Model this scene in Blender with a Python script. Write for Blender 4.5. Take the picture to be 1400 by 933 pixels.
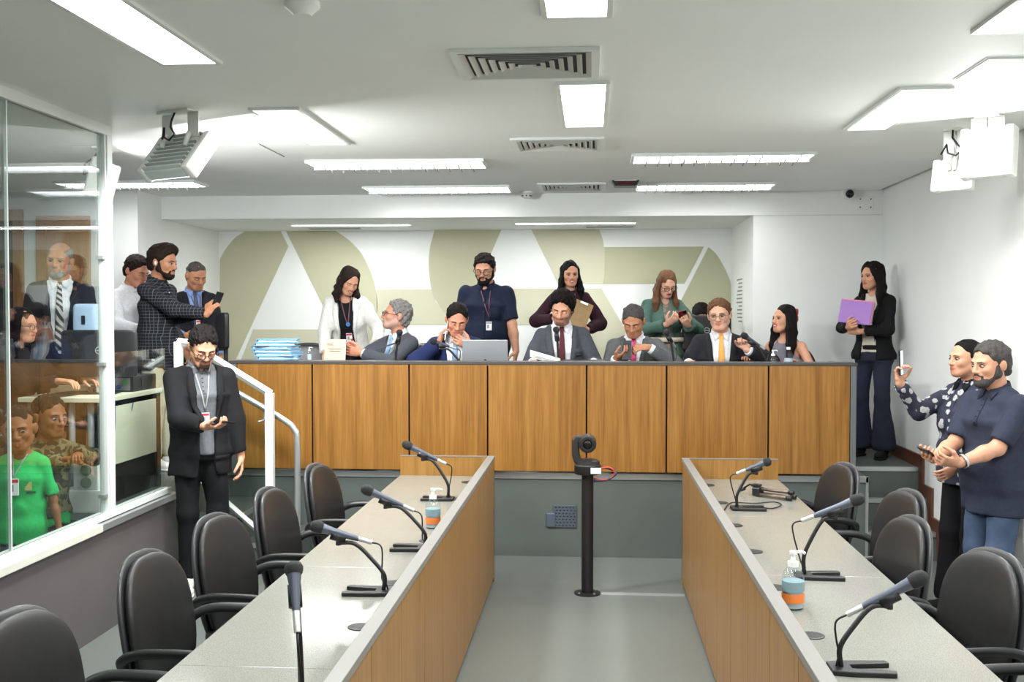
import bpy, bmesh, math, random
import numpy as np
from mathutils import Vector, Matrix
for o in list(bpy.data.objects): bpy.data.objects.remove(o)
scene = bpy.context.scene
COL = scene.collection
# ---------------------------------------------------------------- camera
CAM_H, FPX, YAW, PITCH = 1.8, 1442.0, 0.0759, -0.0269
cam = bpy.data.cameras.new('camera'); cam.sensor_width = 36.0; cam.lens = FPX / 1400 * 36.0
cam_o = bpy.data.objects.new('camera', cam); COL.objects.link(cam_o)
cam_o.location = (0, 0, CAM_H); cam_o.rotation_euler = (math.pi / 2 + PITCH, 0, YAW)
cam.clip_start = 0.05; cam.clip_end = 60
scene.camera = cam_o
def at(px, py, Y):
    """where the sight line through a pixel of the photograph meets the plane at depth Y (a surveying aid)"""
    r, u = (px - 700) / FPX, (466.5 - py) / FPX
    fw = math.cos(PITCH) - u * math.sin(PITCH); up = math.sin(PITCH) + u * math.cos(PITCH)
    x = r * math.cos(YAW) - fw * math.sin(YAW); y = r * math.sin(YAW) + fw * math.cos(YAW)
    return Vector((x / y * Y, Y, CAM_H + up / y * Y))
def atz(px, py, Z):
    p = at(px, py, 1.0); t = (Z - CAM_H) / (p.z - CAM_H)
    return Vector((p.x * t, t, Z))
# ---------------------------------------------------------------- world, exposure, lamps
w = bpy.data.worlds.new('world'); scene.world = w; w.use_nodes = True
w.node_tree.nodes['Background'].inputs[0].default_value = (0.75, 0.8, 0.85, 1)
w.node_tree.nodes['Background'].inputs[1].default_value = 0.25
scene.view_settings.view_transform = 'Standard'; scene.view_settings.look = 'None'
scene.view_settings.exposure = 0.62; scene.view_settings.gamma = 1.0
scene.view_settings.use_curve_mapping = False
scene.cycles.max_bounces = 8; scene.cycles.diffuse_bounces = 5; scene.cycles.glossy_bounces = 4
scene.cycles.transparent_max_bounces = 16; scene.cycles.caustics_reflective = False
scene.cycles.caustics_refractive = False; scene.cycles.sample_clamp_indirect = 4.0
ZC = 2.856
def area_light(name, loc, size, watts, rot=(0, 0, 0), color=(.98, 1, .99)):
    l = bpy.data.lights.new(name, 'AREA'); l.shape = 'RECTANGLE'; l.size, l.size_y = size
    l.energy = watts; l.color = color
    o = bpy.data.objects.new(name, l); COL.objects.link(o); o.location = loc; o.rotation_euler = rot
    return o
# lamps of the place: (x, y, width, length) of the ceiling panels, then of the louvre fittings and alcove strips
PANELS = [(-1.95, 3.78, .30, 1.25), (-1.95, 5.35, .30, 1.25), (0.03, 3.1, .30, 1.2), (0.03, 4.75, .30, 1.2),
          (1.62, 5.5, .30, 1.25), (1.72, 3.95, .30, 1.25), (-1.95, 0.6, .3, 1.25), (1.62, 0.6, .3, 1.25)]
LOUVRES = []
# ---------------------------------------------------------------- colours and materials
def lin(c):
    c /= 255.0
    return c / 12.92 if c <= 0.04045 else ((c + 0.055) / 1.055) ** 2.4
def S(r, g, b): return (lin(r), lin(g), lin(b), 1)
MATS = {}
def new_mat(name):
    m = bpy.data.materials.new(name); m.use_nodes = True
    nt = m.node_tree; b = nt.nodes['Principled BSDF']
    return m, nt, b
def mat(name, col, rough=.5, metal=0., noise=0., nscale=20., bump=0., bscale=200., emit=None, estr=0., coat=0., spec=None, stretch=(1, 1, 1)):
    if name in MATS: return MATS[name]
    m, nt, b = new_mat(name); N, L = nt.nodes, nt.links
    b.inputs['Base Color'].default_value = col; b.inputs['Roughness'].default_value = rough; b.inputs['Metallic'].default_value = metal
    if spec is not None: b.inputs['Specular IOR Level'].default_value = spec
    if coat: b.inputs['Coat Weight'].default_value = coat; b.inputs['Coat Roughness'].default_value = .08
    if emit: b.inputs['Emission Color'].default_value = emit; b.inputs['Emission Strength'].default_value = estr
    if noise or bump:
        tc = N.new('ShaderNodeTexCoord'); mp = N.new('ShaderNodeMapping'); mp.inputs['Scale'].default_value = stretch
        L.new(tc.outputs['Object'], mp.inputs['Vector'])
    if noise:
        n = N.new('ShaderNodeTexNoise'); n.inputs['Scale'].default_value = nscale; n.inputs['Detail'].default_value = 4
        L.new(mp.outputs[0], n.inputs['Vector'])
        r = N.new('ShaderNodeValToRGB'); r.color_ramp.elements[0].position = .3; r.color_ramp.elements[1].position = .7
        r.color_ramp.elements[0].color = tuple(max(0, c * (1 - noise)) for c in col[:3]) + (1,)
        r.color_ramp.elements[1].color = tuple(min(1, c * (1 + noise)) for c in col[:3]) + (1,)
        L.new(n.outputs['Fac'], r.inputs[0]); L.new(r.outputs[0], b.inputs['Base Color'])
    if bump:
        n = N.new('ShaderNodeTexNoise'); n.inputs['Scale'].default_value = bscale; n.inputs['Detail'].default_value = 3
        L.new(mp.outputs[0], n.inputs['Vector'])
        bp = N.new('ShaderNodeBump'); bp.inputs['Strength'].default_value = bump; bp.inputs['Distance'].default_value = .01
        L.new(n.outputs['Fac'], bp.inputs['Height']); L.new(bp.outputs[0], b.inputs['Normal'])
    MATS[name] = m; return m
def ramp(nt, fac, stops, interp='LINEAR'):
    r = nt.nodes.new('ShaderNodeValToRGB'); r.color_ramp.interpolation = interp
    e = r.color_ramp.elements
    while len(e) < len(stops): e.new(.5)
    for k, (p, c) in enumerate(stops): e[k].position = p; e[k].color = c
    nt.links.new(fac, r.inputs[0]); return r.outputs[0]
def texco(nt, scale=(1, 1, 1), rot=(0, 0, 0)):
    tc = nt.nodes.new('ShaderNodeTexCoord'); mp = nt.nodes.new('ShaderNodeMapping')
    mp.inputs['Scale'].default_value = scale; mp.inputs['Rotation'].default_value = rot
    nt.links.new(tc.outputs['Object'], mp.inputs['Vector']); return mp.outputs[0]
def fabric(name, col, rough=.85, n=.12): return mat(name, col, rough, noise=n, nscale=60, bump=.12, bscale=500, spec=.25)
def mat_wood(name, c0, c1, c2, axis='z', rough=.32):
    if name in MATS: return MATS[name]
    m, nt, b = new_mat(name); N, L = nt.nodes, nt.links
    sc = {'z': (22, 22, .7), 'x': (.7, 22, 22), 'y': (22, .7, 22)}[axis]
    oi = N.new('ShaderNodeObjectInfo'); va = N.new('ShaderNodeVectorMath'); va.operation = 'ADD'
    ml = N.new('ShaderNodeMath'); ml.operation = 'MULTIPLY'; ml.inputs[1].default_value = 60; L.new(oi.outputs['Random'], ml.inputs[0])
    L.new(texco(nt, sc), va.inputs[0]); L.new(ml.outputs[0], va.inputs[1])
    n = N.new('ShaderNodeTexNoise'); n.inputs['Scale'].default_value = 1; n.inputs['Detail'].default_value = 6; n.inputs['Roughness'].default_value = .62
    L.new(va.outputs[0], n.inputs['Vector'])
    n2 = N.new('ShaderNodeTexNoise'); n2.inputs['Scale'].default_value = 5; n2.inputs['Detail'].default_value = 3; L.new(va.outputs[0], n2.inputs['Vector'])
    mx = N.new('ShaderNodeMix'); mx.data_type = 'FLOAT'; mx.inputs[0].default_value = .35
    L.new(n.outputs['Fac'], mx.inputs[2]); L.new(n2.outputs['Fac'], mx.inputs[3])
    c = ramp(nt, mx.outputs[0], [(.3, c0), (.5, c1), (.7, c2)])
    L.new(c, b.inputs['Base Color']); b.inputs['Roughness'].default_value = rough
    bp = N.new('ShaderNodeBump'); bp.inputs['Strength'].default_value = .05; bp.inputs['Distance'].default_value = .004
    L.new(mx.outputs[0], bp.inputs['Height']); L.new(bp.outputs[0], b.inputs['Normal'])
    MATS[name] = m; return m
def mat_glass(name, tint=(.96, .985, .975, 1), refl=1.0):
    if name in MATS: return MATS[name]
    m = bpy.data.materials.new(name); m.use_nodes = True; nt = m.node_tree; nt.nodes.clear(); N, L = nt.nodes, nt.links
    out = N.new('ShaderNodeOutputMaterial'); mx = N.new('ShaderNodeMixShader'); t = N.new('ShaderNodeBsdfTransparent'); g = N.new('ShaderNodeBsdfGlossy')
    t.inputs[0].default_value = tint; g.inputs['Roughness'].default_value = 0.0; g.inputs['Color'].default_value = (1, 1, 1, 1)
    lw = N.new('ShaderNodeLayerWeight'); lw.inputs['Blend'].default_value = .5; pw = N.new('ShaderNodeMath'); pw.operation = 'POWER'; pw.inputs[1].default_value = 5; L.new(lw.outputs['Facing'], pw.inputs[0])
    ml = N.new('ShaderNodeMath'); ml.operation = 'MULTIPLY_ADD'; ml.inputs[1].default_value = .96 * refl; ml.inputs[2].default_value = .04 * refl; L.new(pw.outputs[0], ml.inputs[0])
    L.new(ml.outputs[0], mx.inputs[0]); L.new(t.outputs[0], mx.inputs[1]); L.new(g.outputs[0], mx.inputs[2]); L.new(mx.outputs[0], out.inputs[0])
    MATS[name] = m; return m
# ---------------------------------------------------------------- objects
def tag(o, label=None, cat=None, group=None, kind=None):
    if label: o['label'] = label
    if cat: o['category'] = cat
    if group: o['group'] = group
    if kind: o['kind'] = kind
    return o
def empty(name, loc=(0, 0, 0), rz=0., label=None, cat=None, group=None, kind=None):
    o = bpy.data.objects.new(name, None); COL.objects.link(o); o.location = loc; o.rotation_euler = (0, 0, rz)
    o.empty_display_size = .1
    return tag(o, label, cat, group, kind)
def copy_tree(o, parent=None):
    c = o.copy(); COL.objects.link(c)
    if parent is not None: c.parent = parent
    for ch in [q for q in bpy.data.objects if q.parent == o]: copy_tree(ch, c)
    return c
def rotm(rx=0, ry=0, rz=0):
    r = math.radians
    return np.array(Matrix.Rotation(r(rz), 3, 'Z') @ Matrix.Rotation(r(rx), 3, 'X') @ Matrix.Rotation(r(ry), 3, 'Y'))
def V3(p): return np.array([float(p[0]), float(p[1]), float(p[2])])
def nrm(v):
    v = V3(v); l = np.linalg.norm(v); return v / l if l > 1e-9 else v
class MB:
    def __init__(s): s.v = []; s.f = []; s.mi = []; s.cur = 0
    def _add(s, vs, fs):
        b = len(s.v); s.v += [tuple(map(float, p)) for p in vs]
        for f in fs: s.f.append(tuple(b + i for i in f)); s.mi.append(s.cur)
    def box(s, c, size, R=None):
        h = [q / 2 for q in size]; c = V3(c)
        vs = [np.array([sx * h[0], sy * h[1], sz * h[2]]) for sx in (-1, 1) for sy in (-1, 1) for sz in (-1, 1)]
        if R is not None: vs = [R @ p for p in vs]
        s._add([p + c for p in vs], [(0, 1, 3, 2), (4, 6, 7, 5), (0, 4, 5, 1), (2, 3, 7, 6), (0, 2, 6, 4), (1, 5, 7, 3)]); return s
    def b2(s, lo, hi): return s.box([(a + b) / 2 for a, b in zip(lo, hi)], [abs(b - a) for a, b in zip(lo, hi)])
    def tube(s, path, r, n=8, caps=True, closed=False, flat=None):
        P = [V3(p) for p in path]; m = len(P); rs = r if isinstance(r, (list, tuple)) else [r] * m
        T = [nrm(P[(i + 1) % m] - P[i - 1]) if closed else nrm(P[min(i + 1, m - 1)] - P[max(i - 1, 0)]) for i in range(m)]
        u = np.cross(T[0], [0, 0, 1]); u = nrm(u) if np.linalg.norm(u) > .05 else nrm(np.cross(T[0], [0, 1, 0]))
        vs = []
        for i in range(m):
            u = nrm(u - T[i] * u.dot(T[i])); v = np.cross(T[i], u)
            for k in range(n):
                a = 2 * math.pi * k / n; vs.append(P[i] + (u * math.cos(a) * (flat[0] if flat else 1) + v * math.sin(a) * (flat[1] if flat else 1)) * rs[i])
        fs = []
        for i in range(m if closed else m - 1):
            j = (i + 1) % m
            for k in range(n): fs.append((i * n + k, i * n + (k + 1) % n, j * n + (k + 1) % n, j * n + k))
        if caps and not closed: fs.append(tuple(range(n))[::-1]); fs.append(tuple((m - 1) * n + k for k in range(n)))
        s._add(vs, fs); return s
    def lathe(s, prof, c=(0, 0, 0), R=None, n=16):
        c = V3(c); vs = []
        for r, z in prof:
            for k in range(n):
                a = 2 * math.pi * k / n; p = np.array([r * math.cos(a), r * math.sin(a), z]); vs.append((R @ p if R is not None else p) + c)
        m = len(prof); fs = [(i * n + k, i * n + (k + 1) % n, (i + 1) * n + (k + 1) % n, (i + 1) * n + k) for i in range(m - 1) for k in range(n)]
        fs.append(tuple(range(n))[::-1]); fs.append(tuple((m - 1) * n + k for k in range(n)))
        s._add(vs, fs); return s
    def prism(s, poly, d, o=(0, 0, 0), R=None):
        """poly in local xy, extruded d along local z"""
        o = V3(o); n = len(poly); vs = []
        for z in (0, d):
            for p in poly:
                q = np.array([p[0], p[1], z]); vs.append((R @ q if R is not None else q) + o)
        fs = [tuple(range(n))[::-1], tuple(range(n, 2 * n))] + [(i, (i + 1) % n, n + (i + 1) % n, n + i) for i in range(n)]
        s._add(vs, fs); return s
    def superell(s, c, r, e1=.5, e2=.5, R=None, nu=24, nv=14, bend=None):
        c = V3(c); P = lambda x, e: math.copysign(abs(x) ** e, x); vs = []
        for i in range(nv + 1):
            t = -math.pi / 2 + math.pi * i / nv
            for k in range(nu):
                a = 2 * math.pi * k / nu
                p = np.array([r[0] * P(math.cos(t), e1) * P(math.cos(a), e2), r[1] * P(math.cos(t), e1) * P(math.sin(a), e2), r[2] * P(math.sin(t), e1)])
                if bend: p = bend(p)
                vs.append((R @ p if R is not None else p) + c)
        fs = [(i * nu + k, i * nu + (k + 1) % nu, (i + 1) * nu + (k + 1) % nu, (i + 1) * nu + k) for i in range(nv) for k in range(nu)]
        s._add(vs, fs); return s
    def grid(s, rows):
        m, n = len(rows), len(rows[0]); s._add([p for r in rows for p in r], [(i * n + k, i * n + k + 1, (i + 1) * n + k + 1, (i + 1) * n + k) for i in range(m - 1) for k in range(n - 1)]); return s
    def build(s, name, m, parent=None, smooth=False, bevel=0., solid=0., seg=2):
        me = bpy.data.meshes.new(name); me.from_pydata(s.v, [], s.f)
        for q in (m if isinstance(m, (list, tuple)) else [m]): me.materials.append(q)
        if any(s.mi): me.polygons.foreach_set('material_index', s.mi)
        bm = bmesh.new(); bm.from_mesh(me); bmesh.ops.remove_doubles(bm, verts=bm.verts, dist=1e-6)
        bmesh.ops.recalc_face_normals(bm, faces=bm.faces); bm.to_mesh(me); bm.free()
        if smooth is True: me.polygons.foreach_set('use_smooth', [True] * len(me.polygons))
        o = bpy.data.objects.new(name, me); COL.objects.link(o)
        if smooth and smooth is not True:
            me.polygons.foreach_set('use_smooth', [True] * len(me.polygons)); me.set_sharp_from_angle(angle=math.radians(smooth))
        if parent is not None: o.parent = parent
        if bevel: b = o.modifiers.new('bevel', 'BEVEL'); b.width = bevel; b.segments = seg; b.limit_method = 'ANGLE'; b.angle_limit = .6
        if solid: q = o.modifiers.new('solid', 'SOLIDIFY'); q.thickness = solid; q.offset = 0
        return o
def struct(name, m, lo, hi, bevel=0.): return tag(MB().b2(lo, hi).build(name, m, bevel=bevel), kind='structure')
def part(name, m, parent, lo, hi, bevel=0.): return MB().b2(lo, hi).build(name, m, parent, bevel=bevel)
# ---------------------------------------------------------------- signed distance modelling (bodies, clothes, hair)
def smin(a, b, k):
    if k <= 0: return np.minimum(a, b)
    h = np.maximum(k - np.abs(a - b), 0) / k
    return np.minimum(a, b) - h * h * k * .25
def cap(a, b, ra, rb=None):
    a, b = V3(a), V3(b); rb = ra if rb is None else rb; ba = b - a; l2 = max(ba.dot(ba), 1e-9)
    def f(x, y, z):
        px, py, pz = x - a[0], y - a[1], z - a[2]
        t = np.clip((px * ba[0] + py * ba[1] + pz * ba[2]) / l2, 0, 1)
        return np.sqrt((px - ba[0] * t) ** 2 + (py - ba[1] * t) ** 2 + (pz - ba[2] * t) ** 2) - (ra + (rb - ra) * t)
    r = max(ra, rb); return f, np.minimum(a, b) - r, np.maximum(a, b) + r
I3 = np.eye(3)
def ell(c, r, R=I3):
    c = V3(c); r = V3(r)
    def f(x, y, z):
        px, py, pz = x - c[0], y - c[1], z - c[2]
        u = px * R[0, 0] + py * R[1, 0] + pz * R[2, 0]; v = px * R[0, 1] + py * R[1, 1] + pz * R[2, 1]; w_ = px * R[0, 2] + py * R[1, 2] + pz * R[2, 2]
        k0 = np.sqrt((u / r[0]) ** 2 + (v / r[1]) ** 2 + (w_ / r[2]) ** 2); k1 = np.sqrt((u / r[0] ** 2) ** 2 + (v / r[1] ** 2) ** 2 + (w_ / r[2] ** 2) ** 2)
        return k0 * (k0 - 1) / np.maximum(k1, 1e-6)
    e = np.sqrt(((R * r) ** 2).sum(axis=1)); return f, c - e, c + e
def ecap(a, b, ra, rb, R, end=.04):
    a, b = V3(a), V3(b); ba = b - a; L_ = np.linalg.norm(ba); ax = ba / L_
    sx = nrm(R[:, 0] - ax * ax.dot(R[:, 0])); sy = np.cross(ax, sx)
    def f(x, y, z):
        px, py, pz = x - a[0], y - a[1], z - a[2]
        h = px * ax[0] + py * ax[1] + pz * ax[2]; t = np.clip(h / L_, 0, 1); wv = h - t * L_
        u = px * sx[0] + py * sx[1] + pz * sx[2]; v = px * sy[0] + py * sy[1] + pz * sy[2]
        rx = ra[0] + (rb[0] - ra[0]) * t; ry = ra[1] + (rb[1] - ra[1]) * t
        k0 = np.sqrt((u / rx) ** 2 + (v / ry) ** 2 + (wv / end) ** 2); k1 = np.sqrt((u / rx ** 2) ** 2 + (v / ry ** 2) ** 2 + (wv / end ** 2) ** 2)
        return k0 * (k0 - 1) / np.maximum(k1, 1e-6)
    r = max(max(ra), max(rb), end); return f, np.minimum(a, b) - r, np.maximum(a, b) + r
def rbox(c, h, R=I3, r=.005):
    c, h = V3(c), V3(h)
    def f(x, y, z):
        px, py, pz = x - c[0], y - c[1], z - c[2]; q = []
        for i in range(3): q.append(np.abs(px * R[0, i] + py * R[1, i] + pz * R[2, i]) - (h[i] - r))
        return np.sqrt(np.maximum(q[0], 0) ** 2 + np.maximum(q[1], 0) ** 2 + np.maximum(q[2], 0) ** 2) + np.minimum(np.maximum(np.maximum(q[0], q[1]), q[2]), 0) - r
    e = np.abs(R) @ h; return f, c - e, c + e
def waves(amp, freq, seed, n=7, aniso=(1, 1, 1)):
    rg = random.Random(seed); W = []
    for i in range(n):
        d = nrm((rg.gauss(0, 1) * aniso[0], rg.gauss(0, 1) * aniso[1], rg.gauss(0, 1) * aniso[2])); W.append((d * freq * rg.uniform(.6, 1.6), rg.uniform(0, 6.28), rg.uniform(.5, 1)))
    def f(x, y, z):
        t = 0
        for i, (k, p, a) in enumerate(W):
            t = t + a * np.sin(k[0] * x + k[1] * y + k[2] * z + p + (t * .9 if i else 0))
        return t * amp / 2.2
    return f
class SDF:
    def __init__(s, vox=.01): s.ops = []; s.vox = vox; s.noise = None; s.infl = 0.
    def add(s, p, k=.02): s.ops.append(('a', p[0], p[1], p[2], k)); return s
    def sub(s, p, k=.004): s.ops.append(('s', p[0], p[1], p[2], k)); return s
    def cut(s, o, n, k=.0):
        o, n = V3(o), nrm(n); s.ops.append(('c', lambda x, y, z: (x - o[0]) * n[0] + (y - o[1]) * n[1] + (z - o[2]) * n[2], None, None, k)); return s
    def carve(s, f): s.ops.append(('f', f, None, None, 0)); return s
    def ev(s, x, y, z):
        D = np.full(np.broadcast(x, y, z).shape, .5)
        for op, f, lo, hi, k in s.ops:
            d = f(x, y, z)
            if op == 'a': D = smin(D, d, k)
            elif op == 's': D = -smin(-D, d, k)
            else: D = -smin(-D, -d, k)
        if s.noise is not None: D = D + s.noise(x, y, z)
        return D - s.infl
    def mesh(s, zf=None):
        A = [(o[2], o[3]) for o in s.ops if o[0] == 'a']; v = s.vox
        lo = np.min([a[0] for a in A], axis=0) - 3 * v - s.infl; hi = np.max([a[1] for a in A], axis=0) + 3 * v + s.infl
        gx = np.arange(lo[0], hi[0] + v, v); gy = np.arange(lo[1], hi[1] + v, v)
        if zf is None: gz = np.arange(lo[2], hi[2] + v, v)
        else:
            z, gz = lo[2], []
            while z < hi[2] + v:
                gz.append(z); z += v if any(a - .02 <= z <= b + .02 for a, b in zf) else 3.5 * v
            gz = np.array(gz)
        gx, gy, gz = gx.astype(np.float32), gy.astype(np.float32), gz.astype(np.float32)
        D = np.full((len(gx), len(gy), len(gz)), .2, np.float32)
        X, Y, Z = gx[:, None, None], gy[None, :, None], gz[None, None, :]
        for op, f, l, h, k in s.ops:
            if op in 'as':
                pad = k + 3 * v + s.infl
                if zf is not None: padz = pad + 4 * v
                else: padz = pad
                i0, i1 = np.searchsorted(gx, [l[0] - pad, h[0] + pad]); j0, j1 = np.searchsorted(gy, [l[1] - pad, h[1] + pad]); k0, k1 = np.searchsorted(gz, [l[2] - padz, h[2] + padz])
                if i1 <= i0 or j1 <= j0 or k1 <= k0: continue
                sl = (slice(i0, i1), slice(j0, j1), slice(k0, k1)); d = f(X[i0:i1], Y[:, j0:j1], Z[:, :, k0:k1]).astype(np.float32)
                D[sl] = smin(D[sl], d, k) if op == 'a' else -smin(-D[sl], d, k)
            else:
                d = f(X, Y, Z).astype(np.float32); D = -smin(-D, -np.broadcast_to(d, D.shape), k)
        if s.noise is not None: D = D + s.noise(X, Y, Z).astype(np.float32)
        if s.infl: D = D - s.infl
        return nets(D, gx, gy, gz)
def nets(D, gx, gy, gz):
    s = D < 0
    c = s[:-1, :-1, :-1].astype(np.int8)
    for dx, dy, dz in ((1, 0, 0), (0, 1, 0), (1, 1, 0), (0, 0, 1), (1, 0, 1), (0, 1, 1), (1, 1, 1)):
        c = c + s[dx:D.shape[0] - 1 + dx, dy:D.shape[1] - 1 + dy, dz:D.shape[2] - 1 + dz]
    act = (c > 0) & (c < 8); I, J, K = np.nonzero(act); n = len(I)
    idx = np.full(act.shape, -1, np.int32); idx[I, J, K] = np.arange(n)
    val = {}
    for dx in (0, 1):
        for dy in (0, 1):
            for dz in (0, 1): val[dx, dy, dz] = D[I + dx, J + dy, K + dz]
    acc = np.zeros((n, 3)); cnt = np.zeros(n)
    for e0 in val:
        for ax in range(3):
            if e0[ax]: continue
            e1 = list(e0); e1[ax] = 1; e1 = tuple(e1); a, b = val[e0], val[e1]; m = (a < 0) != (b < 0)
            t = np.where(m, a / np.where(m, a - b, 1), 0)
            for q in range(3): acc[:, q] += np.where(m, e0[q] + (t if q == ax else 0), 0)
            cnt += m
    acc /= np.maximum(cnt, 1)[:, None]
    P = np.empty((n, 3)); P[:, 0] = gx[I] + acc[:, 0] * (gx[I + 1] - gx[I]); P[:, 1] = gy[J] + acc[:, 1] * (gy[J + 1] - gy[J]); P[:, 2] = gz[K] + acc[:, 2] * (gz[K + 1] - gz[K])
    Q = []
    for ax in range(3):
        a = [slice(1, -1)] * 3; a[ax] = slice(0, -1); b = list(a); b[ax] = slice(1, None)
        sa, sb = s[tuple(a)], s[tuple(b)]; E = np.argwhere(sa != sb)
        if not len(E): continue
        u, w_ = (ax + 1) % 3, (ax + 2) % 3; E2 = E.copy(); E2[:, u] += 1; E2[:, w_] += 1
        flip = sb[E[:, 0], E[:, 1], E[:, 2]]; q = []
        for du, dw in ((-1, -1), (0, -1), (0, 0), (-1, 0)):
            k = E2.copy(); k[:, u] += du; k[:, w_] += dw; q.append(idx[k[:, 0], k[:, 1], k[:, 2]])
        q = np.stack(q, 1); q[flip] = q[flip][:, ::-1]; Q.append(q)
    Q = np.concatenate(Q); Q = Q[(Q >= 0).all(1)]
    return P, Q
def mesh_obj(name, P, Q, mats, parent=None, mi=None):
    me = bpy.data.meshes.new(name); me.vertices.add(len(P)); me.vertices.foreach_set('co', P.astype(np.float32).ravel())
    k = Q.shape[1]; me.loops.add(len(Q) * k); me.loops.foreach_set('vertex_index', Q.astype(np.int32).ravel())
    me.polygons.add(len(Q)); me.polygons.foreach_set('loop_start', np.arange(0, len(Q) * k, k, dtype=np.int32))
    me.polygons.foreach_set('use_smooth', np.ones(len(Q), bool))
    for m in mats: me.materials.append(m)
    if mi is not None: me.polygons.foreach_set('material_index', mi.astype(np.int32))
    me.update(calc_edges=True); me.validate()
    o = bpy.data.objects.new(name, me); COL.objects.link(o)
    if parent is not None: o.parent = parent
    return o
def sdf_obj(name, g, m, parent, zf=None):
    P, Q = g.mesh(zf); return mesh_obj(name, P, Q, [m], parent)
# ---------------------------------------------------------------- people
class Frame:
    def __init__(s, o, R, sc=1.): s.o, s.R, s.s = V3(o), R, sc
    def __call__(s, p): return s.o + s.R @ (V3(p) * s.s)
    def inv(s, x, y, z):
        px, py, pz = x - s.o[0], y - s.o[1], z - s.o[2]; R = s.R
        return [(px * R[0, i] + py * R[1, i] + pz * R[2, i]) / s.s for i in range(3)]
def drape(F, Gs, pts, off=.003, y0=-.45, y1=.1):
    """points (x,z) in a frame laid on the front of some surfaces, looking along the frame's forward axis"""
    pts = np.array(pts, float); y = np.full(len(pts), y0 * F.s)
    for it in range(60):
        q = F.o + np.stack([pts[:, 0] * F.s, y, pts[:, 1] * F.s], 1) @ F.R.T
        d = np.min([g.ev(q[:, 0], q[:, 1], q[:, 2]) for g in Gs], axis=0); y = np.minimum(y + np.clip(d * .7, -.01, .05), y1 * F.s)
    y = y - off
    return F.o + np.stack([pts[:, 0] * F.s, y, pts[:, 1] * F.s], 1) @ F.R.T
def strip(name, F, Gs, L_, R_, m, parent, cols=3, off=.004, thick=.004, smooth_y=0, y0=-.45):
    """a band between two (x,z) edge lines, laid on surfaces"""
    rows = [[(a[0] + (b[0] - a[0]) * t / cols, a[1] + (b[1] - a[1]) * t / cols) for t in range(cols + 1)] for a, b in zip(L_, R_)]
    P = drape(F, Gs, [p for r in rows for p in r], off, y0); n = cols + 1
    mb = MB(); mb.grid([[P[i * n + k] for k in range(n)] for i in range(len(rows))])
    return mb.build(name, m, parent, smooth=True, solid=thick)
def ik(A, B, l1, l2, pole):
    A, B = V3(A), V3(B); d = B - A; L_ = np.linalg.norm(d); m = (l1 + l2) * .998
    if L_ > m: B = A + d / L_ * m; L_ = m; d = B - A
    u = d / L_; a = (l1 * l1 - l2 * l2 + L_ * L_) / (2 * L_); hgt = math.sqrt(max(l1 * l1 - a * a, 0)); p = V3(pole); p = nrm(p - u * p.dot(u))
    return A + u * a + p * hgt, B
def fold(a, b, t): return V3(a) + (V3(b) - V3(a)) * t
FING = [(-.0305, .064), (-.0105, .077), (.0105, .082), (.0305, .074)]
def hand(g, W, d, n, thumb, sc=1., curl=.35, tcurl=.4, spread=.0):
    d = nrm(d); n = nrm(V3(n) - d * d.dot(V3(n))); s = np.cross(d, n) * thumb; R = np.stack([s, n, d], 1)
    c = curl if isinstance(curl, (tuple, list)) else [curl] * 4
    g.add(ecap(W - d * .01 * sc, W + d * .03 * sc, (.027 * sc, .019 * sc), (.034 * sc, .018 * sc), R, .012), .01)
    g.add(ecap(W + d * .03 * sc, W + d * .080 * sc, (.036 * sc, .017 * sc), (.040 * sc, .013 * sc), R, .014), .01)
    for i, (off, ln) in enumerate(FING):
        p = W + (d * .082 + s * off) * sc; dd = nrm(d + s * (off * spread * 12)); r = .0092 * sc
        ang = 0.
        for q, (fr, am) in enumerate(((.46, 68), (.30, 88), (.24, 55))):
            ang += math.radians(am) * c[i]; v = dd * math.cos(ang) + n * math.sin(ang); e = p + v * ln * fr * sc
            g.add(cap(p, e, r, r * .93), .004); p = e; r *= .93
    p = W + (d * .022 + s * .026 + n * .006) * sc; v = nrm(d * .62 + s * .72 + n * .35); e = p + v * .042 * sc
    g.add(cap(p, e, .0150 * sc, .0115 * sc), .012)
    v2 = nrm(d * .85 + s * (.45 - .6 * tcurl) + n * (.25 + .6 * tcurl)); e2 = e + v2 * .034 * sc; g.add(cap(e, e2, .0112 * sc, .0102 * sc), .005)
    v3 = nrm(d * .9 + s * (.25 - .7 * tcurl) + n * (.25 + .7 * tcurl)); g.add(cap(e2, e2 + v3 * .024 * sc, .0100 * sc, .0088 * sc), .004)
    return Frame(W, R, sc)
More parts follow.
